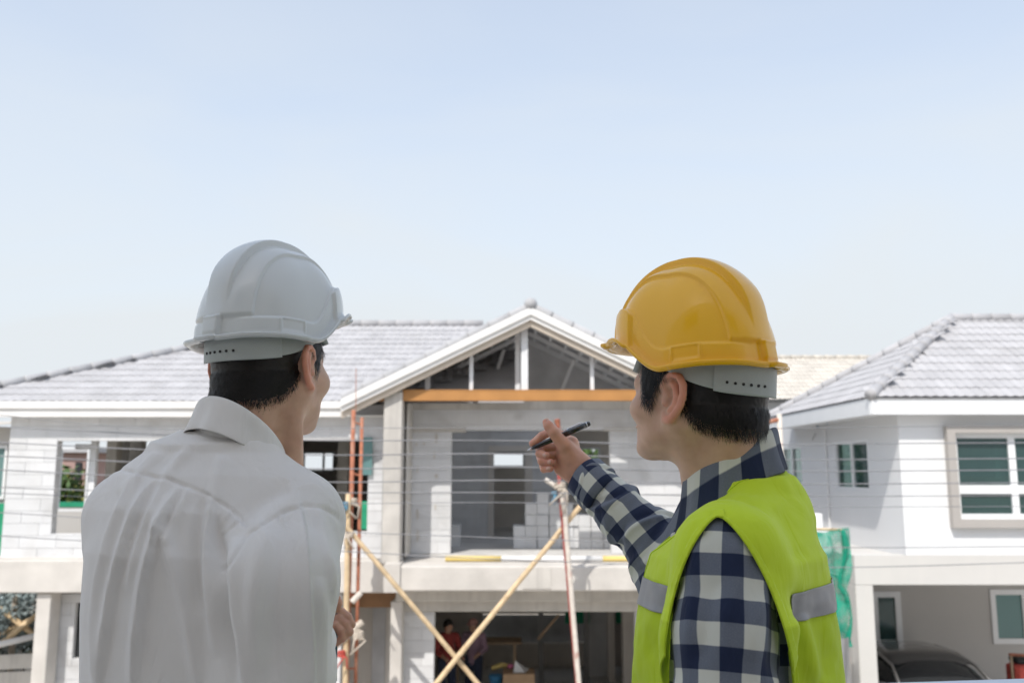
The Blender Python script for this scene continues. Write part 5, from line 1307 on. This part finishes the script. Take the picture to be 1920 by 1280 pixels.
def eyes(person, H, Fm):
    for s in (1,-1):
        c = H + np.array([.0805,.031*s,.0]) @ Fm; e = MB(); 
        e.lathe([(.0005,-.0105),(.006,-.009),(.0095,-.005),(.0108,0),(.0095,.005),(.006,.009),(.0005,.0105)], (0,0,0), 16); e.V = [tuple(np.array(v)+c) for v in e.V]; o = e.build('eye', M['eye_white'], person, True)
        k = MB(); k.tube([c+np.array([.0085,0,0]) @ Fm, c+np.array([.0112,0,0]) @ Fm], [.0058,.0035], 14); k.build('iris', M['iris'], o, True)
        b_ = MB(); P = [H + np.array([.097-.010*(t*1.6)**2, s*(.014+.034*t), .0235+.006*math.sin(t*2.6)]) @ Fm for t in np.linspace(0,1,9)]; b_.tube(P, [.0016]+[.003]*6+[.002,.001], 6); b_.build('eyebrow', M['hair'], person, True)
eyes(man1, H1, HF1)
def hair_region1(p):
    a = np.arctan2(np.abs(p[:,1]), -p[:,0])                     # 0 = back
    low = np.interp(a, [0,.5,.9,1.15,1.35,1.62,1.85,2.1], [-.056,-.055,-.046,-.026,.006,.022,-.012,.03])
    return p[:,2] - low
make_hair(man1, H1, HF1, sc1, loc1, hair_region1, 22000, 5, (.005,.010), .0030)

# ---- the shirt
armR = [np.array(B1 + (-.010)*F1[0] + (-.156)*F1[1] + np.array([0,0,1.368])), at(520,1215,1.24), at(512,1330,1.27), at(545,1262,1.45), at(590,1185,1.56)]
armL = [np.array(B1 + (-.010)*F1[0] + (.150)*F1[1] + np.array([0,0,1.372])), B1+.03*F1[0]+.158*F1[1]+np.array([0,0,1.12]), B1+.2*F1[0]+.15*F1[1]+np.array([0,0,1.02])]
def shirt1(P):
    d = trunk1(P) - .006
    r = chain(P, [armR[0], at(526,1085,1.25), at(514,1290,1.27)], [.058,.074,.073], .03); r = smin(r, chain(P, [at(520,1290,1.27), at(560,1255,1.42), at(590,1195,1.55)], [.066,.052,.040]), .03)
    l = chain(P, armL, [.054,.054,.05], .03)
    return smin(smin(d, r, .05), l, .035)
bw_lo = B1+np.array([-.42,-.36,.95]); bw_hi = B1+np.array([.42,.36,1.53])
V,Q = surf(shirt1, bw_lo, bw_hi, .0036)
def neck_cut(V, o, Fm, c, rf, rl, zb, tilt):
    q = (V-o) @ Fm.T; f, l = q[:,0]-c, q[:,1]; return np.maximum(np.sqrt((f/rf)**2+(l/rl)**2)-1, -(q[:,2]-(zb - tilt*f))*20)
# cloth: broad drape, gathers under the yoke, drawn folds, seams
N = vnormals(V,Q); q1 = (V-B1) @ F1.T
drape = .0030*vnoise(np.stack([q1[:,0]*11, q1[:,1]*15, q1[:,2]*2.6],1), 2) + .0007*vnoise(np.stack([q1[:,0]*26, q1[:,1]*34, q1[:,2]*6],1), 5)
low = np.clip((1.40-q1[:,2])/.10, .25, 1); V = V + N*(drape*low)[:,None]
cf = lambda pts: [(140+x/2.2857, 720+y/2.2857) for x,y in pts]
folds1 = [
 (cf([(300,372),(210,520),(130,740),(95,1000),(100,1340)]), .010,.010), (cf([(345,395),(265,560),(190,800),(150,1040),(105,1340)]), .011,.009,1), (cf([(395,400),(330,540),(270,700),(225,900)]), .006,.008),
 (cf([(460,425),(375,600),(310,820),(280,1060),(250,1360)]), .012,.010,1), (cf([(500,440),(440,560),(400,700)]), .005,.008), (cf([(330,520),(420,730),(475,960),(505,1120),(540,1360)]), .008,.013),
 (cf([(600,470),(566,610),(574,760),(600,960),(606,1180)]), .010,.010), (cf([(560,460),(530,600),(520,800),(540,1000)]), -.006,.012), (cf([(596,540),(615,700),(640,850),(648,1000),(675,1120),(690,1360)]), -.012,.012), (cf([(700,640),(672,800),(682,960),(715,1100),(730,1360)]), .008,.013),
 (cf([(960,500),(988,700),(1000,900),(1018,1380)]), .010,.009,1), (cf([(900,560),(878,760),(858,1000),(845,1380)]), -.006,.020), (cf([(1020,505),(1065,640),(1100,780),(1112,940)]), .006,.009), (cf([(1045,820),(1062,1060),(1050,1380)]), .006,.014), (cf([(830,580),(790,760),(755,960),(780,1280)]), .006,.018),
 (cf([(640,300),(610,400),(590,520)]), .005,.012), (cf([(700,590),(800,500),(930,440)]), -.006,.018), (cf([(740,640),(850,520),(980,480)]), .004,.016), (cf([(500,270),(430,350),(360,440)]), .005,.010), (cf([(380,280),(290,370),(190,480)]), .005,.011)]
V = apply_folds(V, Q, [(a_, b*1.25, c[0]*.78, *c[1:]) for a_, b, *c in folds1], 1.27)
seams1 = [(cf([(120,350),(180,362),(280,380),(400,405),(500,440),(600,488),(690,548),(742,612)]), -.0032,.0026), (cf([(742,640),(830,585),(930,527),(1040,515),(1125,562),(1150,600)]), -.0036,.0028), (cf([(746,636),(690,730),(640,800)]), -.0028,.0026)]
V = apply_folds(V, Q, seams1, 1.27, tpr=.06)
# gathers: small pleats just under the yoke and sleeve-head seams
P2 = shear_to(V,1.27); N = vnormals(V,Q)
for pts, fr, side_, amp in ((seams1[0][0], 90, -1, .0020), (seams1[1][0], 80, -1, .0018), (seams1[1][0], 110, 1, .0006)):
    d,t,sd = poly_dist(P2, px_xz(pts,1.27)); w = np.exp(-((d-.012)/.022)**2)*(sd*side_ > 0)*np.clip(-N[:,1]*2,0,1)*np.clip(np.minimum(t,1-t)/.1,0,1)
    ph = vnoise(np.stack([t*fr*.5, 0*t+3.3, 0*t],1), 7); V = V + N*(amp*w*ph)[:,None]
T = tris(Q); s_ = neck_cut(V, B1, F1, .012, .062, .062, 1.445, .35)
# cuff end of the right sleeve
s_ = np.minimum(s_, np.linalg.norm(V-at(606,1172,1.58),axis=1)-.05)
Vs,Ts,_ = clip_mesh(V, T, s_)
shirt_o = mesh_obj('shirt', Vs, Ts.astype(np.int32), M['white_shirt'], man1, True)
def collar(parent, c, Fm, m, rf, rl, h_st, fall, tilt, gap, a_open, chk=None, name='collar', lift=0.0, edge=.0035, seed=1, spread=.013):
    """stand and folded leaf swept round the neck; angle 0 = nape"""
    n = 90; g = np.random.default_rng(seed); V = []; U = []
    for i, a in enumerate(np.linspace(-a_open, a_open, n)):
        f, l = -math.cos(a), math.sin(a); w = abs(a)/a_open; fr_ = (1-math.cos(a))/2
        hs = h_st*(1-.25*fr_); fl = fall*(1 + .45*fr_**2)
        zb = -tilt*(f+1)
        wob = .0016*math.sin(a*5+seed) + .001*math.sin(a*11+2)
        def pt(r, z): return np.array([f*(rf+r)+lift*fr_, l*(rl+r), zb+z])
        prof = [pt(.004,-.012), pt(.001,0), pt(-.003,hs*.5), pt(-.004,hs*.92), pt(-.002,hs), pt(.002,hs+.0015), pt(gap*.6+.002,hs*.95), pt(gap+.002+wob,hs-fl*.35), pt(gap+spread*.55+wob*1.5,hs-fl*.7), pt(gap+spread+wob*2,hs-fl)]
        for k, p in enumerate(prof): V.append(np.asarray(c) + p @ Fm); U.append((a*.075/.062+.2, k*.011/.062, 0))
    m_ = len(prof); F = np.array([(i*m_+k, i*m_+k+1, (i+1)*m_+k+1, (i+1)*m_+k) for i in range(n-1) for k in range(m_-1)])
    o = mesh_obj(name, np.array(V), F, m, parent, True, attrs={'chk': np.array(U)} if chk else None); solidify(o, .0022, 0)
    sb = o.modifiers.new('smooth', 'SUBSURF'); sb.levels = 1; sb.render_levels = 1
    return o
collar(shirt_o, B1 + F1[0]*.014 + F1[1]*(-.034) + np.array([0,0,1.500]), frame(22,0,9), M['white_shirt'], .069, .069, .058, .050, .045, .005, 2.95, seed=3, spread=.012)
hard_hat('glossy white hard hat on the man in the white shirt', H1, KF1, M['hat_white'], (150,228), HF1)
# tablet in the hand
tb_ = thing('tablet', 'pale blue tablet held upright by the man in the white shirt', 'tablet', tuple(at(600,1220,1.60)))
a = at(628.5,1172,1.585); b_ = at(627.5,1276,1.57); bd = nrm(b_-a); wd = nrm(np.array([-.55,.83,.0])); nn = np.cross(bd, wd)
mb = MB(); mb.beam(a - bd*.06, b_, .0085, .001, wd)
def slab(a, b_, w, t, off):
    mb = MB(); d = nrm(b_-a); P = []
    for p in (a, b_):
        for q in (0, w):
            for r in (-t/2, t/2): P.append(p + wd*q + nn*(r+off))
    return mb.add(P, [(0,1,3,2),(4,6,7,5),(0,4,5,1),(2,3,7,6),(0,2,6,4),(1,5,7,3)])
slab(a-bd*.07, b_, .17, .007, 0).build('case', M['tablet'], tb_); slab(a-bd*.068, b_-bd*.002, .165, .002, -.0046).build('screen', M['tablet_edge'], tb_); slab(a-bd*.07+wd*-.0022, b_, .002, .0086, 0).build('edge', M['tablet_edge'], tb_)

# ================================================================== MAN IN THE VEST
B2 = np.array([.335, 1.325, FL2]); F2 = frame(-76)
H2 = np.array([.281, 1.32, FL2+1.552]); HF2 = frame(-45, 6, 0); KF2 = frame(-45, -5, 0)
man2 = thing('person', 'man in checked shirt and neon vest pointing with a pen, yellow hard hat', 'person', tuple(B2))
legs(man2, B2, -76)
neck2 = np.array([.318, 1.335, FL2+1.415])
hd2, sc2, loc2 = head_parts(H2, HF2, neck2, (.054,.058), short=.78)
Yp = 1.72
def hp(px,py,dy=0.0): return at(px,py,Yp+dy)
fingers2 = [  # (points, radii)
 ([hp(1064,826,.022), hp(1038,806,.028), hp(1016,817,.012), hp(998.5,831,.000)], [.0115,.0098,.0088,.0074]),                       # index
 ([hp(1062,838,.024), hp(1013,841,.020), hp(1012,850,-.004), hp(1025,854,-.017)], [.0115,.0096,.0086,.0072]),                   # middle
 ([hp(1064,852,.020), hp(1014,856.5,.015), hp(1016,865,-.008), hp(1033,866.5,-.019)], [.011,.0092,.0084,.0072]),              # ring
 ([hp(1066,866,.014), hp(1019,873,.008), hp(1020,879,-.008), hp(1032,878.5,-.018)], [.0102,.0084,.0076,.0066])]                # little
thumb2 = ([hp(1078,866,.002), hp(1059,836,-.012), hp(1038,811,-.016), hp(1028.5,798,-.012), hp(1023.5,791,-.010)], [.017,.0145,.0105,.0094,.0066])
def hand2(P):
    palm = chain(P, [hp(1070,832,.016), hp(1068,866,.010)], [.0165,.015]); palm = smin(palm, chain(P, [hp(1062,850,.010), hp(1094,882,.008)], [.020,.0215]), .016)
    palm = smin(palm, cap(P, hp(1048,880,.004), hp(1080,897,.002), .0095, .014), .016)
    palm = smin(palm, cap(P, hp(1085,876,.004), hp(1130,915,.0), .0255, .028), .02)
    palm = smin(palm, ell(P, hp(1065,852,-.004), (.017,.018,.022)), .012)
    d = palm
    fd = None
    for pts, r in fingers2:
        e = chain(P, pts, [q*.94 for q in r], .002); fd = e if fd is None else smin(fd, e, .0012)
    d = smin(d, fd, .004)
    t = chain(P, thumb2[0], thumb2[1], .004)
    return smin(d, t, .006)
V1,Q1 = surf(hd2, np.minimum(H2,neck2)-np.array([.16,.16,.10]), H2+np.array([.16,.16,.16]), .0021)
c_ = hp(1060,860); V2,Q2 = surf(hand2, c_-np.array([.09,.09,.09]), c_+np.array([.12,.09,.09]), .0016)
prof2 = [(.88,.118,.165,.022),(1.0,.120,.165,.022),(1.12,.123,.17,.020),(1.24,.121,.176,.014),(1.33,.112,.174,.006),(1.355,.092,.155,-.002),(1.385,.070,.105,-.010),(1.415,.05,.065,-.008)]
sh2 = [((-.045,.022,1.392),(.008,.156,1.330),.038,.052), ((-.040,-.022,1.392),(.03,-.156,1.335),.040,.052)]
trunk2 = torso_fn(B2, F2, prof2, sh2)
V3,Q3 = surf(lambda P: trunk2(P)+.02, B2+np.array([-.4,-.4,.85]), B2+np.array([.4,.4,1.5]), .016, 1)
tint = np.ones((len(V2),3))
for _pts,_r in fingers2 + [thumb2]:
    for _i,_w in ((-1,.9),(-2,.55),(1,.5)):
        _d = np.linalg.norm(V2-_pts[_i],axis=1); tint = tint*(1-np.exp(-(_d/.011)**2)[:,None]*np.array([-.02,.16,.14])*_w)
tint = tint*(1+.06*vnoise(V2*120,41)[:,None])

V = np.concatenate([V1,V2,V3]); Q = np.concatenate([Q1,Q2+len(V1),Q3+len(V1)+len(V2)])
body2 = mesh_obj('body', V, Q.astype(np.int32), M['skin'], man2, True, attrs={'tint': np.concatenate([skin_tint(V1,loc2), tint*np.array([1.06,.93,.90]), np.ones((len(V3),3))])})
def nail(p, n_, u_, r=.0052, l=.0075):
    n_ = nrm(n_); u_ = nrm(u_ - n_*np.dot(u_,n_)); w_ = np.cross(n_,u_); V=[]; 
    for i in range(6):
        for j in range(5):
            a=(j/4-.5)*2; b=(i/5-.5)*2; V.append(p + w_*a*r*(1-.25*b*b) + u_*b*l*.75 - n_*(a*a*.0016+ (b*b)*.0005))
    F=np.array([(i*5+j,i*5+j+1,(i+1)*5+j+1,(i+1)*5+j) for i in range(5) for j in range(4)]); o=mesh_obj('fingernail',np.array(V),F,M['nail'],man2,True); solidify(o,.0006,1)
th_d = thumb2[0][-1]-thumb2[0][-2]
nail(thumb2[0][-1]+np.array([.0052,-.0040,.0028])-nrm(th_d)*.001, np.array([.72,-.60,.35]), th_d, .0056, .008)
for k in (1,2,3):
    d_ = fingers2[k][0][-1]-fingers2[k][0][-2]; nail(fingers2[k][0][-1]+np.array([-.0035,-.0060,.0018])-nrm(d_)*.0015, np.array([-.5,-.85,.3]), d_, .0044, .006)
eyes(man2, H2, HF2)
def hair_region2(p):
    a = np.arctan2(np.abs(p[:,1]), -p[:,0])
    low = np.interp(a, [0,.5,.85,1.1,1.3,1.5,1.62,1.80,1.95,2.1,2.25,2.4], [-.042,-.042,-.038,-.028,-.004,.018,.040,.02,-.012,.0,.03,.06])
    return p[:,2] - low
make_hair(man2, H2, HF2, sc2, loc2, hair_region2, 22000, 6, (.009,.020), .0055)
# ---- checked shirt: trunk, hanging left arm, pointing right arm
shL = B2 + .016*F2[0] + .175*F2[1] + np.array([0,0,1.340]); elL = at(1360,1345,1.115)
elR = at(1262,1092,1.60); shR = B2 + .04*F2[0] - .165*F2[1] + np.array([0,0,1.36]); wrR = at(1101,896,1.715)
sR = [shR, elR, at(1168,966,1.66), wrR]
def sleeveL(P): return chain(P, [shL, shL+(elL-shL)*.5, elL, elL + np.array([-.06,.03,-.2])], [.062,.064,.060,.050], .02)
def sleeveR(P): return smin(chain(P, [shR, elR], [.066,.056], .02), chain(P, [elR, at(1222,1008,1.63), at(1168,966,1.66), at(1120,914,1.70), wrR], [.056,.054,.047,.043,.041], .015), .03)
def shirt2(P): return smin(smin(trunk2(P)-.003, sleeveL(P), .022), sleeveR(P), .03)
V,Q = surf(shirt2, np.array([.02,.92,FL2+1.0]), np.array([.62,1.80,FL2+1.52]), .0040)
N = vnormals(V,Q)
# check pattern follows each sleeve and the trunk
def along(P, pts):
    L0 = 0; best = np.full(len(P),9.); vv = np.zeros(len(P)); uu = np.zeros(len(P))
    for i in range(len(pts)-1):
        a = np.asarray(pts[i]); b = np.asarray(pts[i+1]); L = np.linalg.norm(b-a); d = (b-a)/L; t = (P-a) @ d
        tc = np.clip(t,0 if i else -9,L if i < len(pts)-2 else 9); q = P-a-tc[:,None]*d; r = np.linalg.norm(q,axis=1); w = r < best
        e1 = np.array([0,-1.0,0]); e1 = nrm(e1-d*(e1 @ d)); e2 = np.cross(d,e1); an = np.arctan2(q @ e2, q @ e1)
        best = np.where(w,r,best); vv = np.where(w,L0+tc,vv); uu = np.where(w,an,uu); L0 += L
    return best, uu, vv
CK = .054
dt, dl, dr = trunk2(V)-.003, sleeveL(V), sleeveR(V)
bl,ul,vl = along(V,[shL,elL]); br,ur,vr = along(V,[elR, at(1168,966,1.66), wrR])
q2 = (V-B2) @ F2.T
chk = np.stack([np.arctan2(q2[:,1],q2[:,0])*.16/CK, q2[:,2]/CK, 0*dt],1)
isl = dl < dt+.004; isr = (dr < dt+.002) & ~isl
chk[isl] = np.stack([ul*.068/CK+.30, vl/CK+.12, 0*vl],1)[isl]; chk[isr] = np.stack([ur*.050/CK*.92+.1, vr/CK*1.12, 0*vr],1)[isr]
drape = .0026*vnoise(V*np.array([24,24,8]),12) + .0012*vnoise(V*42,13); V = V + N*drape[:,None]
# creases across the bent pointing sleeve
for k,(v0,amp) in enumerate(((.03,.005),(.05,-.005),(.07,.006),(.088,-.005),(.108,.006),(.125,-.005),(.145,.006),(.165,-.005),(.185,.006),(.205,-.005),(.225,.005),(.24,-.004))):
    sk = vr + .020*np.sin(ur*1.0 + k*1.7) + .008*np.sin(ur*3+k); V = V + N*(amp*np.exp(-((sk-v0)/.0068)**2)*isr*(.6+.4*np.sin(ur*2+k*2)))[:,None]
cx = lambda pts: [(1140+x/2.56, 780+y/2.56) for x,y in pts]
V = apply_folds(V, Q, [(cx([(450,560),(420,700),(400,900),(380,1280)]), .006,.010), (cx([(620,560),(640,760),(560,1000)]), .004,.014), (cx([(760,700),(740,900),(680,1180)]), .005,.012), (cx([(520,760),(480,960),(440,1200)]), -.005,.012), (cx([(830,820),(830,1000),(800,1280)]), -.008,.012)], 1.10)
T = tris(Q); s_ = neck_cut(V, B2, F2, .006, .056, .056, 1.39, .35)
s_ = np.minimum(s_, ((wrR + nrm(wrR-at(1168,966,1.66))*.004 - V) @ nrm(wrR-at(1168,966,1.66)))*1.0 + 9*(dr > .02))
Vs,Ts,(ck,) = clip_mesh(V, T, s_, (chk,))
shirt2_o = mesh_obj('shirt', Vs, Ts.astype(np.int32), M['check'], man2, True, attrs={'chk': ck}); solidify(shirt2_o, .0012, -1)
# cuff band
ax_ = nrm(wrR-at(1168,966,1.66)); e1 = np.array([0,1.0,0]); e1 = nrm(e1-ax_*(e1 @ ax_)); e2 = np.cross(ax_,e1); Vc=[];Uc=[];n=64
for i,(t,r) in enumerate([(-.060,.0410),(-.0585,.0455),(-.040,.0462),(-.015,.0455),(.004,.0450),(.0055,.0425)]):
    for k in range(n):
        a = 2*math.pi*k/n; rr = r*(1+.05*math.cos(2*a+.6)) + .0007*math.sin(a*5+i); Vc.append(wrR + ax_*(t+.003*math.sin(a*2)) + (e1*math.cos(a)+e2*math.sin(a))*rr); Uc.append((a*.05/CK*.92+.45, t/CK*1.1+.62, 0))
Uc=np.array(Uc); F=np.array([(i*n+k,i*n+(k+1)%n,(i+1)*n+(k+1)%n,(i+1)*n+k) for i in range(5) for k in range(n)])
Uc[:,0]=np.round(Uc[:,0]*1e6)/1e6
o=mesh_obj('cuff',np.array(Vc),F[[f for f in range(len(F)) if True]],M['check'],shirt2_o,True,attrs={'chk':Uc}); solidify(o,.002,0)
collar(shirt2_o, B2 + F2[0]*.010 + F2[1]*.004 + np.array([0,0,1.452]), frame(-72), M['check'], .066, .067, .058, .060, .030, .005, 2.8, chk=True, seed=5, spread=.013)
# one shirt button shows at the throat
def px_of(P):
    d = P-CAM; fw_ = d[:,1]*_ct + d[:,2]*_st; return 960 + FPX*d[:,0]/fw_, 640 - FPX*(d[:,2]*_ct - d[:,1]*_st)/fw_
_x,_y = px_of(Vs); _k = np.argsort((_x-1263)**2+(_y-1004)**2)[:12]; _c = Vs[_k[np.argmin(Vs[_k,1])]]
MB().tube([_c+np.array([.002,.006,0]), _c+np.array([-.001,-.003,0])], .0055, 16).build('button', M['button'], shirt2_o, True)
# ---- hi-vis vest
def vest_fn(P): return smin(trunk2(P)-.003, sleeveL(P), .014) - .0075
V,Q = surf(vest_fn, B2+np.array([-.40,-.36,.78]), B2+np.array([.36,.36,1.50]), .0042)
N = vnormals(V,Q); q = (V-B2) @ F2.T
V = V + N*(.0045*vnoise(np.stack([q[:,0]*15,q[:,1]*15,q[:,2]*5],1),22) + .0022*vnoise(np.stack([q[:,0]*36,q[:,1]*36,q[:,2]*14],1),23) + .0010*vnoise(q*58,24))[:,None]
# flare away from the back
fl = np.clip((1.36-q[:,2])/.3,0,1)*np.clip(-q[:,0]/.1,-1,1); V = V + (-F2[0])*(.028*np.clip(fl,0,1))[:,None] + F2[0]*(.012*np.clip(-fl,0,1))[:,None]
V = apply_folds(V, Q, [(cx([(700,380),(780,560),(850,720),(930,860)]), .006,.016), (cx([(820,420),(900,560),(930,700)]), -.005,.014), (cx([(900,950),(960,1100),(1000,1280)]), .008,.012), (cx([(980,900),(1030,1100),(1050,1280)]), -.007,.012), (cx([(230,900),(160,1100),(120,1280)]), .006,.016), (cx([(330,800),(300,1000),(260,1200)]), -.005,.014)], 1.16)
q = (V-B2) @ F2.T; f,l,z = q.T
def armhole(f,l,z):
    # pear-shaped opening at each side; negative inside
    zc, zt = 1.205, 1.392; up = np.clip((z-zc)/(zt-zc), 0, 1)
    hw = np.where(z > zc, .075*(1-up**1.7)**.70, np.interp(z,[.8,1.0,1.1,1.215],[.05,.080,.082,.075]))
    return np.where(np.abs(l) > .085 , np.maximum(np.abs(f-.024+(1.36-z)*.03)-hw, z-zt), .05)
s_ = np.minimum(armhole(f,l,z), (np.sqrt(((f-.018)/.080)**2+(l/.078)**2)-1)*.068 + np.clip(1.35-z-.42*(f-.004),0,1)*2)
# open V at the front
s_ = np.minimum(s_, np.where(f > .03, np.abs(l-.0)-.012-.30*np.clip(z-1.20,0,1), .05))
s_ = np.minimum(s_, z-.80)
s_ = np.minimum(s_, (sleeveL(V) - (trunk2(V)-.003)) + .012 + .10*np.clip((z-1.16)/.14,0,1))
T = tris(Q); Vv,Tv,_ = clip_mesh(V,T,s_)
vest_o = mesh_obj('vest', Vv, Tv.astype(np.int32), M['vest'], man2, True); solidify(vest_o,.0010,0)
# bound edges round neck and armholes
_N = vnormals(V,Q); Ve,Te,_ = clip_mesh(V+_N*.0012, T, np.minimum(s_-.0006, .0078-np.where(z > .81, s_, 1.0)))
_e = mesh_obj('edge_binding', Ve, Te.astype(np.int32), M['vest'], vest_o, True); solidify(_e,.0010,0)
# reflective tape: one band round the chest, sloping; darker woven edges
N = vnormals(V,Q)
def band(c0, w):
    cz = 1.278 + 0*l; return w - np.abs(z-cz)
sb = np.minimum(np.minimum(s_-.0005, band(0,.0185)), np.where(l > .06, (sleeveL(V)-(trunk2(V)-.003)) + .002, 1.0))
Vb,Tb,_ = clip_mesh(V+N*.0022, T, sb); tp_ = mesh_obj('reflective_tape', Vb, Tb.astype(np.int32), M['strip'], vest_o, True); solidify(tp_,.0012,0)
# bound edge of the armhole
hard_hat('glossy yellow hard hat on the man in the green vest', H2, KF2, M['hat_yellow'], (132,215), HF2)
# ---- the pen
pen = thing('pen', 'black ballpoint pen with silver ring and tip in the raised hand', 'pen', tuple(hp(1048,818,-.004)))
pa, pb = hp(988.8,844,-.004), hp(1107.1,792.8,-.012); pdv = nrm(pb-pa); L_ = np.linalg.norm(pb-pa)
pt = lambda t: pa + pdv*L_*t
MB().tube([pt(0),pt(.02),pt(.065)],[.0005,.0012,.0030],14).build('tip',M['silver'],pen,True)
MB().tube([pt(.066),pt(.12),pt(.25),pt(.46),pt(.505)],[.0031,.0042,.0052,.0056,.0056],18).build('barrel',M['pen_black'],pen,True)
MB().tube([pt(.505),pt(.51),pt(.555),pt(.56)],[.0058,.0062,.0062,.0058],18).build('ring',M['silver'],pen,True)
MB().tube([pt(.56),pt(.75),pt(.935)],[.0059,.0062,.0056],18).build('cap',M['pen_black'],pen,True)
MB().tube([pt(.936),pt(.948)],[.0059,.0058],18).build('ring',M['silver'],pen,True)
MB().tube([pt(.949),pt(.98),pt(.997),pt(1.0)],[.0054,.0050,.0036,.001],18).build('end',M['pen_black'],pen,True)
up = nrm(np.cross(np.cross(pdv,[0,0,1.0]),pdv)*.8 + np.array([0,.5,0])); MB().tube([pt(.90)+up*.0055,pt(.88)+up*.0095,pt(.70)+up*.0090,pt(.60)+up*.0075],[.0014,.0015,.0014,.0018],8).build('clip',M['silver'],pen,True)
# ================================================================== WORKERS IN THE GROUND FLOOR
def worker(x, y, yaw, top, lab, shirt_m, trou_m, hat_m=None, bend=0.0, hair_m='hair'):
    o = np.array([x,y,0.0]); Fm = frame(yaw); k = top/1.62
    w = thing('person', lab, 'person', (x,y,0))
    def W(f,l,z): return o + k*(f*Fm[0] + l*Fm[1] + np.array([0,0,z]))
    lean = bend
    hd = W(.05+lean,0,1.50); 
    hands = [W(.30+lean,s*.16,.98) for s in (1,-1)]
    def body(P):
        d = ell((P-hd) @ Fm.T, (0,0,0), (.098*k,.078*k,.118*k)); d = smin(d, ell((P-hd) @ Fm.T, (.09*k,0,-.02*k), (.02*k,.014*k,.02*k)), .02)
        d = smin(d, cap(P, W(lean*.9,0,1.30), W(.02+lean,0,1.42), .055*k, .05*k), .03)
        for s in (1,-1): d = smin(d, chain(P, [W(lean*.9,s*.2,1.3), W(lean+.02,s*.24,1.08), hands[0 if s>0 else 1]], [.045*k,.038*k,.03*k], .02), .02); d = smin(d, ell((P-hands[0 if s>0 else 1]) @ Fm.T, (.04,0,-.01), (.05*k,.022*k,.04*k)), .015)
        return smin(d, cap(P, W(0,0,.95), W(lean*.9,0,1.25), .11*k, .13*k), .05)
    V,Q = surf(body, o+np.array([-.6,-.6,.7]), o+np.array([.6,.6,1.75]), .018, 1)
    mesh_obj('body', V, Q.astype(np.int32), M['skin'], w, True, attrs={'tint': np.ones((len(V),3))*np.array([.75,.7,.68])})
    def shirt(P):
        d = chain(P, [W(0,0,.88), W(lean*.5,0,1.08), W(lean*.9,0,1.27)], [.135*k,.14*k,.13*k], .05); d = smin(d, cap(P, W(lean*.9,.15,1.31), W(lean*.9,-.15,1.31), .07*k), .06)
        for s in (1,-1): d = smin(d, chain(P, [W(lean*.9,s*.19,1.3), W(lean+.02,s*.24,1.08), (W(lean+.16,s*.2,1.03))], [.068*k,.06*k,.05*k], .02), .03)
        return d + .006*vnoise(P*9, 31)
    V,Q = surf(shirt, o+np.array([-.6,-.6,.7]), o+np.array([.6,.6,1.6]), .02, 1); mesh_obj('shirt', V, Q.astype(np.int32), shirt_m, w, True)
    def trou(P):
        d = cap(P, W(0,.06,.88), W(0,-.06,.88), .115*k)
        for s in (1,-1): d = smin(d, chain(P, [W(0,s*.09,.86), W(.02,s*.1,.48), W(-.01,s*.11,.08)], [.095*k,.072*k,.06*k], .02), .04)
        return d + .005*vnoise(P*10, 32)
    V,Q = surf(trou, o+np.array([-.4,-.4,.03]), o+np.array([.4,.4,1.1]), .02, 1); mesh_obj('trousers', V, Q.astype(np.int32), trou_m, w, True)
    for s in (1,-1): MB().bev(*(lambda c: (c[0]-.05,c[0]+.05,c[1]-.12,c[1]+.1,0.002,.09))(W(.04,s*.11,0)), .03).build('shoe', M['shoe'], w)
    if hat_m is None:
        fh = lambda P: np.maximum(ell((P-hd) @ Fm.T, (-.008,0,.02), (.106*k,.088*k,.112*k)), -((P-hd) @ Fm.T)[:,2] - .02 + .9*np.maximum(((P-hd) @ Fm.T)[:,0]-.03,0))
        V,Q = surf(fh, hd-.2, hd+.2, .012, 0); mesh_obj('hair', V, Q.astype(np.int32), M['hair'], w, True)
    else:
        fh = lambda P: np.minimum(np.maximum(ell((P-hd) @ Fm.T, (0,0,.03), (.115*k,.098*k,.115*k)), -((P-hd) @ Fm.T)[:,2]+.03), ell((P-hd) @ Fm.T, (.05,0,.035), (.14,.12,.012)))
        V,Q = surf(fh, hd-.25, hd+.25, .012, 0); mesh_obj('cap', V, Q.astype(np.int32), hat_m, w, True)
    return w
M['dark_red_cloth'] = cloth_mat('dark_red_shirt', (.30,.05,.045)); M['mauve_cloth'] = cloth_mat('mauve_shirt', (.30,.20,.26)); M['pink_cap'] = cloth_mat('faded_pink_cap', (.50,.27,.24)); M['denim'] = cloth_mat('dark_denim', (.04,.05,.085))
worker(ax(838,1200,17.6), 17.6, 150, az(1160,17.6), 'worker in dark red shirt standing inside the dark ground floor', M['dark_red_cloth'], M['denim'])
worker(ax(889,1200,18.1), 18.0, 200, az(1158,18.1), 'worker in mauve shirt and pink cap standing right of the red-shirted worker', M['mauve_cloth'], M['denim'], M['pink_cap'])
